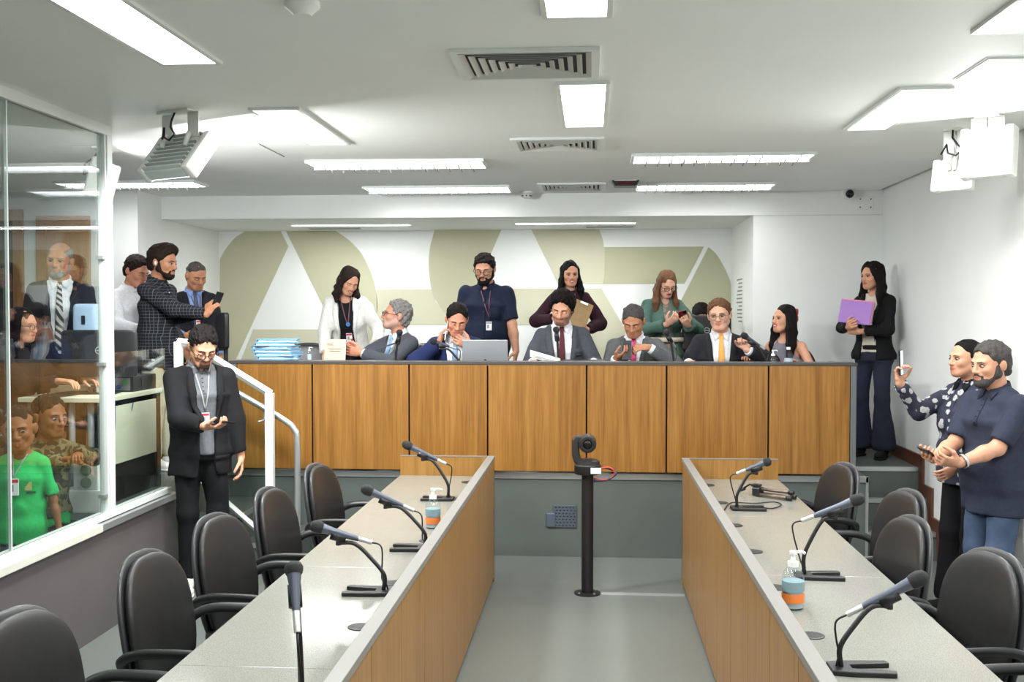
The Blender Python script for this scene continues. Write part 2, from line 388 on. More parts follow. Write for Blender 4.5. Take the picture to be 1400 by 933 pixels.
def head_sdf(g, H, fem, wide=1.0, chin=1.0, mouth=0.):
    s = H.s; C = lambda a, b, ra, rb=None: cap(H(a), H(b), ra * s, (ra if rb is None else rb) * s)
    E = lambda c, r, R=I3: ell(H(c), V3(r) * s, H.R @ R)
    X = wide
    g.add(E((0, .014, .036), (.075 * X, .095, .083)), .02)
    g.add(E((0, -.028, -.020), (.063 * X, .062, .088)), .03)
    g.add(E((0, -.058, -.090), (.030 * X * chin, .030, .024)), .025)
    for q in (-1, 1):
        g.add(C((q * .049 * X, .004, -.055), (q * .020 * X, -.060, -.092), .021 if not fem else .018), .025)
        g.add(E((q * .036 * X, -.060, -.026), (.024, .024, .022)), .02)
        g.add(C((q * .012, -.086, .016), (q * .042 * X, -.072, .018), .0095), .014)
        g.sub(E((q * .0315 * X, -.0985, -.003), (.0175, .018, .0125)), .010)
        g.add(E((q * .0125, -.0955, -.036), (.0095, .012, .0085)), .006)
        g.add(E((q * .079 * X, .014, -.008), (.010, .020, .031), rotm(0, q * 8, q * -18)), .006)
    g.add(C((0, -.087, .010), (0, -.1075, -.032), .0085, .0115), .010)
    g.add(E((0, -.104, -.035), (.0105, .0105, .009)), .006)
    g.add(E((0, -.080, -.060), (.030, .016, .023)), .014)
    zl = -.0585
    for q in (-1, 1):
        g.add(C((0, -.0945, zl), (q * .022, -.0835, zl - .004 + mouth * .006), .0045, .0028), .004)
        g.add(C((0, -.0935, zl - .0105 - mouth * .006), (q * .019, -.0835, zl - .007 + mouth * .003), .0052, .0028), .004)
def eye_obj(H, q, gaze, parent, X=1., iris='iris_brown', lid=.42, skin=None):
    c = H((q * .0315 * X, -.0790, -.004)); d = H.R @ nrm(gaze); u = nrm(np.cross(d, H.R[:, 2])); R = np.stack([u, np.cross(d, u) * lid, d], 1)
    mb = MB(); r = .0142 * H.s; n = 12
    an = [0.06, .35, .72, .76, .9, 1.2, 1.6]
    for i, (a, b) in enumerate(zip(an[:-1], an[1:])):
        mb.cur = 2 if i < 1 else (1 if i < 2 else 0)
        mb._add([c + R @ (np.array([math.sin(t) * math.cos(k * 6.2832 / n), math.sin(t) * math.sin(k * 6.2832 / n), math.cos(t)]) * r) for t in (a, b) for k in range(n)], [(k, n + k, n + (k + 1) % n, (k + 1) % n) for k in range(n)])
    mb.cur = 2; mb._add([c + R @ (np.array([math.sin(.06) * math.cos(k * 6.2832 / n), math.sin(.06) * math.sin(k * 6.2832 / n), math.cos(.06)]) * r) for k in range(n)], [tuple(range(n))])
    return mb.build('eye' if skin is None else 'eyelid', [M_EYE, MATS[iris], M_PUPIL] if skin is None else [MATS[skin]] * 3, parent, smooth=True)
def hair_sdf(H, style, seed=0, X=1., ln=.25, vol=0., line=0., part=0.):
    """style: short, curly, bald, long, wavy, pony"""
    s = H.s; g = SDF(.0065); E = lambda c, r, R=I3: ell(H(c), V3(r) * s, H.R @ R); v = vol
    EC = lambda a, b, ra, rb, e=.03: ecap(H(a), H(b), (ra[0] * s, ra[1] * s), (rb[0] * s, rb[1] * s), H.R, e * s)
    long_ = style in ('long', 'wavy', 'pony')
    g.add(E((0, .016, .040), (.0795 * X + v, .1005 + v, .0860 + v)), .01)
    g.add(E((0, .060, -.025), (.066 * X + v * .7, .054 + v * .5, .066)), .03)
    if v > .008: g.add(E((part, -.035, .105), (.050 + v, .045 + v, .028 + v)), .03)
    if style == 'bald': g.sub(E((0, -.02, .125), (.070, .115, .085)), .01)
    hl = .013 + line
    g.sub(E((0, -.128, -.034 + hl), (.078 * X if long_ else .088 * X, .096, .114)), .008)
    g.sub(E((0, -.070, -.070), (.066 * X, .075, .075)), .01)
    if not long_:
        for q in (-1, 1):
            g.sub(E((q * .086, -.055, -.050), (.045, .050, .075)), .006); g.sub(E((q * .092, .016, -.014), (.026, .024, .034)), .004)
        g.cut(H((0, .06, -.070)), H.R @ V3((0, -.25, -1)), .006); g.cut(H((0, 0.02, -.045)), H.R @ V3((0, -.9, -.75)), .006)
    elif style == 'pony':
        g.cut(H((0, .02, -.05)), H.R @ V3((0, -.9, -.6)), .006)
        g.add(EC((0, .105, .03), (0, .125, -.06), (.028, .028), (.034, .03)), .02); g.add(EC((0, .125, -.06), (0, .10, -ln), (.034, .03), (.02, .018)), .02)
    else:
        D3 = np.array([0, 0, -1.]); h0 = H.o
        for q in (-1, 1):
            a = H((q * .066 * X, .012, .03)); b = H((q * .083 * X, .005, -.085)); c = b + D3 * ln * .5 * s + H.R @ V3((q * .014, -.010, 0)) * s; e = b + D3 * ln * s + H.R @ V3((q * .016, -.020, 0)) * s
            g.add(ecap(a, b, (.022 * s, .052 * s), (.024 * s, .050 * s), H.R, .02), .02); g.add(ecap(b, c, (.024 * s, .050 * s), (.030 * s, .050 * s), H.R, .02), .02); g.add(ecap(c, e, (.030 * s, .050 * s), (.018 * s, .026 * s), H.R, .03), .02)
        a = H((0, .066, 0)); b = H((0, .082, -.10)); c = b + D3 * (ln * .95) * s
        g.sub(cap(H((.012, -.062, .116)), H((.012, .0, .133)), .004 * s, .004 * s), .006)
        g.add(ecap(a, b, (.076 * s, .045 * s), (.085 * s, .036 * s), H.R, .03), .02); g.add(ecap(b, c, (.085 * s, .036 * s), (.07 * s, .022 * s), H.R, .03), .02)
    am, fq = {'short': (.0036, 150), 'curly': (.0065, 190), 'bald': (.001, 100), 'long': (.0038, 95), 'wavy': (.0075, 60), 'pony': (.002, 100)}[style]
    g.noise = waves(am, fq, seed, 8, (1, 1, .25) if style in ('long', 'wavy') else (1, 1, 1)); return g
def beard_sdf(H, full=1., X=1., seed=3):
    s = H.s; g = SDF(.006); E = lambda c, r: ell(H(c), V3(r) * s, H.R); C = lambda a, b, ra, rb: cap(H(a), H(b), ra * s, rb * s)
    t = .005 * full
    g.add(E((0, -.060, -.092 - .006 * full), (.034 * X + t, .034 + t, .027 + t)), .0)
    for q in (-1, 1):
        g.add(C((q * .050 * X, .000, -.052), (q * .022 * X, -.062, -.092), .0205 + t, .0215 + t), .02)
        g.add(C((q * .057 * X, -.008, -.012), (q * .052 * X, -.008, -.05), .014 + t, .017 + t), .02)
        g.add(C((0, -.0975, -.0475), (q * .027, -.082, -.060), .0055 + t * .4, .0055 + t * .4), .006)
        g.add(C((q * .027, -.082, -.060), (q * .024, -.078, -.085), .006 + t * .4, .008 + t * .4), .006)
    g.sub(E((0, -.105, -.0640), (.0190, .034, .0075)), .003)
    g.noise = waves(.0016 * full, 220, seed, 6); return g
def glasses_obj(H, m, parent, X=1., rect=True, r=.0022, drop=0.):
    root = MB(); e = .6 if rect else 1.
    P = lambda v, q: math.copysign(abs(v) ** q, v)
    for q in (-1, 1):
        pts = [H((q * .0335 * X + .0235 * P(math.cos(a), e), -.108 + abs(math.cos(a)) * .004 * (1 if q * math.cos(a) > 0 else 0), -.008 - drop + .0175 * P(math.sin(a), e))) for a in [i * 2 * math.pi / 20 for i in range(20)]]
        root.tube(pts, r * H.s, 6, closed=True)
        root.tube([H((q * .056 * X, -.104, -.002 - drop)), H((q * .074 * X, -.09, .0)), H((q * .084 * X, 0, .002)), H((q * .082 * X, .03, -.010))], r * .85 * H.s, 6)
    root.tube([H((-.011, -.111, -.004 - drop)), H((0, -.114, -.001 - drop)), H((.011, -.111, -.004 - drop))], r * .9 * H.s, 6)
    o = root.build('glasses', m, parent, smooth=True)
    for q in (-1, 1):
        mb = MB(); mb._add([H((q * .0335 * X + .0225 * P(math.cos(a), e), -.107, -.008 - drop + .0165 * P(math.sin(a), e))) for a in [i * 2 * math.pi / 16 for i in range(16)]], [tuple(range(16))])
        mb.build('lens', mat_glass('spectacle_glass', (.97, .97, .97, 1), .6), o, solid=.001)
    return o
class Person: pass
def clipped(pr, o, n):
    f, lo, hi = pr; o, n = V3(o), nrm(n)
    return (lambda x, y, z: np.maximum(f(x, y, z), (x - o[0]) * n[0] + (y - o[1]) * n[1] + (z - o[2]) * n[2])), lo, hi
def make_person(label, loc, yaw, h=1.75, sex='m', bw=1., belly=0., skin='skin_light', lean=0., side=0., twist=0., sit=None, head=(0, 0, 0), hfwd=0.,
                R=None, L=None, hair=None, hairm='hair_dark', beard=None, brow=True, glasses=None, gaze=(0, -1, 0), smile=0, layers=(), legs=None, trousers=None, shoes=None,
                vox=.0055, group=None, hs=None, wide=1., iris='iris_brown', lips='lip_m', teeth=False, seed=1, child=False):
    p = Person(); s = h / 1.75; fem = sex == 'f'
    root = empty('person', loc, math.radians(yaw), label, 'person', group); p.root = root; p.s = s
    p.M = Matrix.Translation(Vector(loc)) @ Matrix.Rotation(math.radians(yaw), 4, 'Z')
    pz = (.93 * s if sit is None else sit + .10)
    T = Frame((0, .02 if sit is None else 0, pz), rotm(lean, side, twist), s); p.T = T
    sw = (.156 if not fem else .137) * (1 + (bw - 1) * .7)
    if child: sw = .145
    sh = {-1: T((-sw, .005, .455)), 1: T((sw, .005, .455))}
    nb = T((0, .012, .52)); hs = hs or (s ** .5 * (.97 if fem else 1.04))
    HR = rotm(head[1], head[2], head[0]); ht = T((0, -.015 - hfwd, .575)); H = Frame(ht + HR @ (V3((0, -.018, .105)) * hs), HR, hs); p.H = H
    # ---- limbs
    U, Fo = .285 * s, .250 * s; arms = {}
    for q, A in ((-1, R), (1, L)):
        A = dict(A or {}); S0 = sh[q]
        if 'wh' in A: A['w'] = H(A['wh'])
        if 'w' not in A: A['w'] = S0 + V3((q * .07, -.03, -.53)) * s; A.setdefault('pole', (q * .5, 1, 0)); A.setdefault('n', (-q, .25, 0)); A.setdefault('d', (0, -.12, -1)); A.setdefault('curl', .3)
        E_, W = ik(S0, A['w'], U, Fo, A.get('pole', (q * .6, .5, -1)))
        A['S'], A['E'], A['W'] = S0, E_, W; A.setdefault('d', W - E_); A.setdefault('n', (0, 0, -1)); arms[q] = A
    p.arms = arms
    hip = {q: T.o + T.R @ (V3((q * .085, 0, -.02)) * s) if sit is None else T.o + V3((q * .09, 0, -.03)) * s for q in (-1, 1)}
    kn, an = {}, {}
    for q in (-1, 1):
        if sit is None:
            lg = (legs or {}).get(q, (q * .10, .0)); an[q] = V3((lg[0], lg[1], .085 * s)); kn[q] = (hip[q] + an[q]) / 2 + V3((0, -.03 - (lg[2] if len(lg) > 2 else 0), .02)) * s
        else: kn[q] = V3((q * .13 * s, -.43 * s, pz - .0)); an[q] = V3((q * .13 * s, -.40 * s, .085))
    # ---- body
    g = SDF(vox * (1 if h > 1.4 else .9)); head_sdf(g, H, fem, wide, 1.15 if not fem else .9, smile)
    nr = (.056 if not fem else .046) * s * (1 + (bw - 1) * .6)
    if child: nr = .040
    g.add(cap(H((0, .022, -.055)), nb, nr, nr * 1.06), .03)
    g.add(ecap(T((0, .01, .47)), T((0, 0, .34)), (.12 * s * bw, .06 * s), (.12 * s * bw, .07 * s), T.R), .05)
    g.add(cap(T((0, .01, .36)), T.o, .06 * s), .05)
    zf = [(H.o[2] - .16 * hs, H.o[2] + .15 * hs)]
    rf = (1. if not fem else .86) * (1 + (bw - 1) * .6) * s * (.78 if child else 1)
    p.hand = {}
    for q in (-1, 1):
        A = arms[q]; g.add(cap(nb - T.R @ V3((0, 0, .045 * s)), A['S'], .046 * s, .040 * rf), .025)
        g.add(cap(A['S'], A['E'], .045 * rf, .039 * rf), .02); g.add(cap(A['E'], fold(A['E'], A['W'], .35), .039 * rf, .040 * rf), .02); g.add(cap(fold(A['E'], A['W'], .35), A['W'], .040 * rf, .026 * rf), .02)
        p.hand[q] = hand(g, A['W'], A['d'], A['n'], -q, (1. if not fem else .9) * (s if h < 1.5 else 1.), A.get('curl', .35), A.get('tcurl', .4), A.get('spread', .2))
        zs = [A['W'][2], (A['W'] + nrm(A['d']) * .2)[2], (A['W'] + nrm(A['n']) * .09)[2], A['W'][2] + .05, A['W'][2] - .05]; zf.append((min(zs), max(zs)))
        if A.get('bare'): zf.append((min(A['E'][2], A['S'][2]) - .06, max(A['S'][2], A['E'][2]) + .06))
        g.add(cap(T.o, hip[q], .05 * s), .03); g.add(cap(hip[q], kn[q], .05 * s, .04 * s), .02); g.add(cap(kn[q], an[q], .038 * s, .03 * s), .02)
    p.body = g; P, Q = g.mesh(zf)
    lp = H.inv(P[:, 0], P[:, 1], P[:, 2])
    ax, ay, az = np.abs(lp[0]), lp[1], lp[2]; sst = lambda a, b, t: (lambda u: u * u * (3 - 2 * u))(np.clip((t - a) / (b - a), 0, 1))
    zz = np.abs(az + .0640 - smile * (ax / .024) ** 2 * .006); lipm = sst(1.25, .75, zz / ((.0095 if fem else .0070) * np.maximum(1 - (ax / .029) ** 2, .02) + smile * .003)) * (ay < -.07) * (ax < .027)
    stm = np.zeros(len(P))
    if beard in ('stubble', 'goatee'):
        gt = np.maximum(sst(.034, .026, ax) * sst(-.040, -.046, az) * sst(-.060, -.056, az) * (ay < -.06), np.maximum(sst(.038, .028, ax) * sst(-.072, -.080, az) * (ay < -.03), sst(.016, .024, ax) * sst(.038, .028, ax) * sst(-.046, -.054, az) * (ay < -.04) * .7))
        stm = gt
        if beard == 'stubble': stm = np.maximum(gt * .85, .55 * sst(-.002, -.014, az + .030 - np.clip(ay + .075, 0, .2) * .42) * sst(.022, .012, ay) * sst(.026, .034, ax))
        stm = stm * sst(-.128, -.112, az) * (1 - lipm)
    body = mesh_obj('body', P, Q, [MATS[skin]], root); p.bodyo = body
    for anm, av in (('stub', stm), ('lip', lipm)):
        at_ = body.data.attributes.new(anm, 'FLOAT', 'POINT'); at_.data.foreach_set('value', np.broadcast_to(av, len(P)).astype(np.float32))
    body['lip'] = LIPC[lips]; body['stub'] = STUBC.get(hairm, STUBC['hair_dark'])
    for q in (-1, 1): eye_obj(H, q, (gaze[0], -1, max(gaze[2], -.12)), root, wide, iris, .50 if head[1] < 15 else .52, None if head[1] < 15 else skin)
    for q in (-1, 1):
        zl = .0052 if head[1] < 15 else -.0095; ze = -.002 if head[1] < 15 else -.006; up = [(q * .017, ze), (q * .025, zl), (q * .034, zl + .001), (q * .043, zl - .002 if zl > 0 else zl + .002), (q * .049, ze - .001)]
        strip('eyelashes', H, [g], [(a * wide, b + (.0022 if not fem else .0030)) for a, b in up], [(a * wide, b - .0008) for a, b in up], M_LASH, root, 1, .0030, .002, y0=-.2)
    if brow:
        for q in (-1, 1):
            th = .0 if not fem else .0014; up = [(q * .011, .0180 - th), (q * .022, .0205 - th), (q * .036, .0210 - th), (q * .049, .0155)]; dn = [(q * .011, .0125 + th), (q * .022, .0145 + th), (q * .036, .0160 + th), (q * .049, .0130)]
            strip('eyebrow', H, [g], [(a * wide, b) for a, b in up], [(a * wide, b) for a, b in dn], MATS[hairm], root, 2, .0012, .002, y0=-.2)
    if teeth:
        strip('teeth', H, [g], [(-.014, -.0600), (-.005, -.0595), (.005, -.0595), (.014, -.0600)], [(-.013, -.066), (-.005, -.0675), (.005, -.0675), (.013, -.066)], M_TEETH, root, 2, .0012, .002, y0=-.2)
    if hair: sdf_obj('hair', hair_sdf(H, seed=seed, X=wide, **hair), MATS[hairm], root)
    if isinstance(beard, tuple): sdf_obj('beard', beard_sdf(H, beard[0], wide, seed), MATS[beard[1] if len(beard) > 1 else hairm], root)
    if glasses: glasses_obj(H, MATS[glasses] if isinstance(glasses, str) else MATS[glasses[0]], root, wide, *(() if isinstance(glasses, str) else glasses[1:]))
    # ---- clothes
    p.G = {}
    def torso(g, i, cl):
        b = bw; hip_w = .158 if not fem else .165
        tr = lambda c, rx, ry: (T(c), ((rx * b) * s + i, (ry * (1 + (b - 1) * .8)) * s + i))
        A1, A2, A3, A4 = tr((0, .0, -.02), hip_w, .112), tr((0, 0, .15), .145 if not fem else .122, .102 if not fem else .092), tr((0, -.005, .34), .156 if not fem else .136, .115 if not fem else .105), tr((0, .012, .445), .134 if not fem else .116, .080 if not fem else .072)
        for a, c in ((A1, A2), (A2, A3), (A3, A4)): g.add(ecap(a[0], c[0], a[1], c[1], T.R, .05), .04)
        for q in (-1, 1):
            g.add(cap(T((0, .015, .515)), sh[q] - T.R @ V3((q * .02, 0, .004)) * s, .046 * s + i * .8, .044 * s + i * .8), .04)
            if fem and not child: g.add(ell(T((q * .068, -.085, .285)), ((.062 * s + i), .058 * s + i, .062 * s + i), T.R), .04)
        if belly: g.add(ell(T((0, -.045 * belly, .08)), (.145 * b * s + i, .115 * s * (1 + .35 * belly) + i, .17 * s), T.R), .05)
        g.cut(T((0, 0.01, .555 if cl.get('collar') else .535)), T.R @ V3((0, -.25, 1)), .004)
    for ly in layers:
        i = ly.get('i', .014); gg = SDF(ly.get('vox', .0105)); torso(gg, i, ly); nm = ly['name']
        hem = ly.get('hem', -.02)
        if hem < -.03 and sit is None:
            w2 = ly.get('skirt', 1.05); hw = (.160 if not fem else .168) * bw
            gg.add(ecap(T((0, 0, -.02)), T((0, 0.005, hem - .08)), (hw * s + i, .112 * (1 + (bw - 1) * .8) * s + i), (hw * w2 * s + i, .118 * (1 + (bw - 1) * .8) * w2 * s + i), T.R, .05), .04)
        sl = ly.get('sleeve', 1.); ri = ly.get('ri', .012)
        for q in (-1, 1):
            A = arms[q]
            if sl <= 0: gg.sub(cap(T((q * sw * .93, .0, .50)), T((q * sw * 1.05, 0, .40)), .062 * s), .01); continue
            k = rf * (1.06 if nm in ('jacket', 'blazer') else 1.); pf = ly.get('puff', 0.)
            up_ = cap(A['S'], fold(A['S'], A['E'], min(1, sl * 2)), .046 * k + ri, (.044 + pf) * k + ri)
            if sl < .5: up_ = clipped(up_, fold(A['S'], A['E'], sl * 2 - .02), A['E'] - A['S'])
            gg.add(up_, .009)
            if sl > .5:
                e2 = fold(A['E'], A['W'], min(1.02, sl * 2 - 1)); gg.add(clipped(cap(A['E'], e2, .044 * k + ri * .9, (.031 + pf * .6) * k + ri), e2 - nrm(A['W'] - A['E']) * ly.get('short', .015), A['W'] - A['E']), .025 if sl > .5 else .01)
        gg.cut(T((0, 0, hem)), T.R @ V3((0, 0, -1)), .004)
        op = ly.get('open')
        if op:
            zs, ws = [o[0] for o in op], [o[1] for o in op]; xc = ly.get('xc', 0.)
            def fo(x, y, z, zs=zs, ws=ws, xc=xc):
                a, b, c = T.inv(x, y, z); return -np.maximum(b + .015, (np.abs(a - xc) - np.interp(c, zs, ws)) * .9) * s
            gg.carve(fo)
        if ly.get('neck'):
            nw = ly['neck']; gg.sub(ell(T((0, -.075, .525)), (nw[0] * s, .085 * s, nw[1] * s), T.R), .004)
        gg.noise = waves(ly.get('fold', .0045), ly.get('ff', 26), seed + 11, 7, (1, 1, .7))
        if ly.get('collar'):
            cm = ly.get('cm', ly['m']); cg = SDF(.0075); cr = nr + .012
            cg.add(ecap(T((0, .018, .495)), T((0, .004, .572)), (cr + .012, cr + .012), (cr + .002, cr + .002), T.R, .015), .0); cg.sub(cap(H((0, .022, -.055)), nb, nr + .003, nr + .003), .002)
            cg.cut(T((0, .0, .568)), T.R @ V3((0, -.42, 1)), .002)
            def fw(x, y, z):
                a, b, c = T.inv(x, y, z); return -np.maximum(b + .01, (np.abs(a) - np.interp(c, [.49, .59], ly.get('gap', (.003, .03)))) * .9) * s
            cg.carve(fw); p.G['collar'] = cg; co = sdf_obj('collar', cg, MATS[cm], root)
        p.G[nm] = gg; o = sdf_obj(nm, gg, MATS[ly['m']], root)
        if ly.get('flaps'):
            for q in (-1, 1): strip('collar_flap', T, [gg, cg], [(q * .012, .552), (q * .014, .525), (q * .022, .500)], [(q * .055, .556), (q * .066, .520), (q * .050, .478)], MATS[ly.get('cm', ly['m'])], root, 3, .007, .003)
        if ly.get('placket'):
            za, zb = ly['placket']; n = 8
            strip('placket', T, [gg], [(-.013, za + (zb - za) * t / n) for t in range(n + 1)], [(.013, za + (zb - za) * t / n) for t in range(n + 1)], MATS[ly['m']], root, 1, .003, .003)
            for t in range(5):
                z = za + (zb - za) * (t + .3) / 5; c = drape(T, [gg], [(0, z)], .006)[0]
                MB().superell(c, (.005, .003, .005), 1, 1, T.R, 8, 6).build('button', MATS[ly.get('bm', 'button_white')], o, smooth=True)
        if ly.get('lapel'):
            lz0, lz1, lw = ly['lapel']; n = 9
            for q in (-1, 1):
                Li, Lo = [], []
                for t in range(n + 1):
                    z = lz0 + (lz1 - lz0) * t / n; wi = np.interp(z, zs, ws); f = t / n
                    wd = lw * (min(1., f * 1.5) if f < .72 else (1.0 - (f - .72) * 1.4)); Li.append((xc + q * (wi + .001), z)); Lo.append((xc + q * (wi + .004 + wd), z + (.012 if .6 < f < .75 else 0)))
                strip('lapel', T, [gg], Li, Lo, MATS[ly['m']], o, 3, .008, .006)
        if ly.get('tie'):
            n = 10; zt = .520; zb = ly.get('tie_end', .06); Lx, Rx = [], []
            for z, wd in [(zt + .012, .017), (zt - .008, .019), (zt - .026, .014)] + [(zt - .028 - (zt - .028 - zb) * t / n, .015 + .022 * (t / n) ** .8) for t in range(1, n + 1)]: Lx.append((-wd, z)); Rx.append((wd, z))
            strip('tie', T, [gg, p.G.get('collar', gg)], Lx, Rx, MATS[ly['tie']], root, 4, .008, .006)
        if ly.get('pocket'):
            for (x0, z0, ww, hh) in ly['pocket']: strip('pocket', T, [gg], [(x0, z0), (x0, z0 - hh)], [(x0 + ww, z0), (x0 + ww, z0 - hh)], MATS[ly['m']], o, 2, .004, .003)
        if ly.get('cuff'):
            for q in (-1, 1):
                A = arms[q]
                if A.get('nocuff'): continue
                u = nrm(A['W'] - A['E']); cg2 = SDF(.006); cg2.add(cap(A['W'] - u * .06, A['W'] - u * .012, .034 * rf + .006, .032 * rf + .006), 0); cg2.carve(cutoff(A['W'] - u * .008, u, .07)); sdf_obj('shirt_cuff', cg2, MATS[ly['cuff']], root)
    # ---- trousers and shoes
    if trousers:
        t = trousers; gg = SDF(.0115 if sit is None else .016); i = t.get('i', .012); hw = (.150 if not fem else .158) * bw * s + i
        if sit is None: gg.add(ecap(T((0, 0, .05 if not t.get('top') else t['top'])), T((0, 0, -.06)), (hw * .95, .108 * s * (1 + (bw - 1) * .8) + i * .5), (hw, .112 * s * (1 + (bw - 1) * .8) + i * .5), T.R, .03), .03)
        else: gg.add(ell(T((0, 0, .0)), (hw * 1.02, .13 * s, .11 * s), T.R), .03)
        for q in (-1, 1):
            ks = (1 + (bw - 1) * .7) * (1 if not child else .85)
            gg.add(cap(hip[q] + V3((0, 0, -.03)), kn[q], .078 * s * ks + i * .6, .056 * s * ks + i), .035); gg.add(cap(kn[q], an[q] + V3((0, 0, .03)), .055 * s * ks + i, (.043 + t.get('flare', .0)) * s * ks + i), .03)
        gg.cut((0, 0, .07 * s if not t.get('hem') else t['hem']), (0, 0, -1), .003)
        if sit is None: gg.cut(T((0, 0, t.get('waist', .06))), T.R @ V3((0, 0, 1)), .003)
        gg.noise = waves(.004, 24, seed + 5, 7); p.G['trousers'] = gg; sdf_obj('trousers' if not t.get('skirt') else 'skirt', gg, MATS[t['m']], root)
        if t.get('belt') and sit is None:
            bg = SDF(.008); bg.add(ecap(T((0, 0, .03)), T((0, 0, .065)), (hw * .95 + .006, .108 * s * (1 + (bw - 1) * .8) + i * .5 + .006), (hw * .95 + .006, .108 * s * (1 + (bw - 1) * .8) + i * .5 + .006), T.R, .004), 0); sdf_obj('belt', bg, MATS[t['belt']], root)
    if shoes:
        for q in (-1, 1):
            a = an[q]; ty = math.radians((legs or {}).get('toe%d' % q, q * 12) if legs else q * 12); d = np.array([math.sin(ty), -math.cos(ty), 0]); sg = SDF(.009); z0 = a[2] - .085 * s; b0 = np.array([a[0], a[1], z0]); RS = np.stack([np.cross(d, [0, 0, 1.]), -d, [0, 0, 1.]], 1)
            sg.add(ell(b0 + d * .135 * s + V3((0, 0, .032)), (.047 * s, .085 * s, .036 * s), RS), 0); sg.add(ell(b0 + d * .02 * s + V3((0, 0, .045)), (.040 * s, .085 * s, .05 * s), RS), .03); sg.add(cap(b0 + V3((0, 0, .06)), b0 + V3((0, 0, .095)), .04 * s), .02)
            sg.cut(b0 + V3((0, 0, .012)), (0, 0, -1), .0); sg.cut(b0 + V3((0, 0, .10)), (0, 0, 1), .0); so = sdf_obj('shoe', sg, MATS[shoes[0]], root)
            ss = SDF(.008); ss.add(ell(b0 + d * .130 * s + V3((0, 0, .012)), (.051 * s, .093 * s, .03), RS), 0); ss.add(ell(b0 + d * .02 * s + V3((0, 0, .012)), (.043 * s, .09 * s, .03), RS), .03); ss.cut(b0 + V3((0, 0, .0)), (0, 0, -1), 0); ss.cut(b0 + V3((0, 0, .020)), (0, 0, 1), 0); sdf_obj('sole', ss, MATS[shoes[1]], so)
    return p
def cutoff(o, n, rad):
    """removes what lies past a sleeve's end, only close to that end"""
    o, n = V3(o), nrm(n)
    def f(x, y, z):
        px, py, pz = x - o[0], y - o[1], z - o[2]; h = px * n[0] + py * n[1] + pz * n[2]
        r = np.sqrt(np.maximum(px * px + py * py + pz * pz - h * h, 0)); return np.minimum(h, np.minimum(rad - r, .16 - h))
    return f
def hang_badge(p, Gs, zb, m, x=0., strapm='strap_grey', w=.05, hh=.075, red=True, zs=None, top=.53):
    """neck strap and identity badge"""
    T = p.T; zs = zs or zb + .05; n = 8
    for q in (-1, 1):
        a = [(q * .050 + (x - q * .050) * t / n, top + (zs - top) * t / n) for t in range(n + 1)]
        strip('neck_strap', T, Gs, [(u - .0045, v) for u, v in a], [(u + .0045, v) for u, v in a], MATS[strapm], p.root, 1, .006, .003)
    c = drape(T, Gs, [(x, zb)], .012)[0]; R = T.R
    o = MB().box(c, (w, .004, hh), R).build('badge', MATS[m], p.root, bevel=.002)
    MB().box(c + R @ V3((0, -.003, hh * .36)), (w * .9, .002, hh * .2), R).build('badge_header', MATS['badge_red' if red else 'badge_grey'], o)
    MB().box(c + R @ V3((-w * .14, -.003, -hh * .06)), (w * .36, .002, hh * .4), R).build('badge_photo', MATS['badge_grey'], o)
def world_pt(p, q): return p.M @ Vector(tuple(map(float, q)))
def phone(p, q, label, along, face, off=(.035, .03), screen='screen_dark', case='phone_black', flat=0.):
    """a phone lying in hand q; along/face in the person's frame"""
    hf = p.hand[q]; c = hf.o + hf.R @ (V3((0, off[1], .075 + off[0])) * hf.s); a = nrm(along); f = nrm(V3(face) - a * a.dot(V3(face))); R = np.stack([np.cross(f, a), f, a], 1)
    Mw = p.M.to_3x3(); Rw = np.array(Mw) @ R; cw = world_pt(p, c); root = empty('mobile_phone', cw, 0, label, 'phone')
    MB().box((0, 0, 0), (.072, .008, .15), Rw).build('case', MATS[case], root, bevel=.003)
    MB().box(Rw @ V3((0, .0047, 0)), (.066, .001, .142), Rw).build('screen', MATS[screen], root)
    MB().box(Rw @ V3((.018, -.005, .055)), (.026, .003, .026), Rw).build('camera_bump', MATS['phone_black'], root, bevel=.001)
    return root
# skins, hair and cloth
LIPC = dict(lip_m=S(176, 108, 94)[:3], lip_f=S(176, 78, 76)[:3], lip_red=S(176, 30, 42)[:3], lip_k=S(150, 88, 74)[:3])
STUBC = dict(hair_dark=S(92, 68, 58)[:3], hair_grey=S(168, 150, 140)[:3], hair_salt=S(110, 90, 80)[:3])
for nm, c in dict(skin_light=(204, 150, 122), skin_fair=(216, 166, 142), skin_tan=(178, 124, 94), skin_brown=(134, 84, 56), skin_ruddy=(198, 136, 110)).items():
    m = mat(nm, S(*c), .5, noise=.07, nscale=45, bump=.05, bscale=300, spec=.35); nt = m.node_tree; bs = nt.nodes['Principled BSDF']; src = bs.inputs['Base Color'].links[0].from_socket
    for anm in ('stub', 'lip'):
        a = nt.nodes.new('ShaderNodeAttribute'); a.attribute_name = anm; oc = nt.nodes.new('ShaderNodeAttribute'); oc.attribute_type = 'OBJECT'; oc.attribute_name = anm; mx = nt.nodes.new('ShaderNodeMix'); mx.data_type = 'RGBA'
        nt.links.new(a.outputs['Fac'], mx.inputs[0]); nt.links.new(src, mx.inputs[6]); nt.links.new(oc.outputs['Color'], mx.inputs[7]); src = mx.outputs[2]
    nt.links.new(src, bs.inputs['Base Color'])
M_EYE = mat('eye_white', S(160, 150, 143), .6, spec=.1); M_LASH = mat('eyelash', S(26, 18, 16), .7); M_PUPIL = mat('pupil', S(8, 6, 6), .4, spec=.2); mat('iris_brown', S(34, 20, 12), .4, spec=.2); M_TEETH = mat('teeth', S(240, 236, 226), .25)
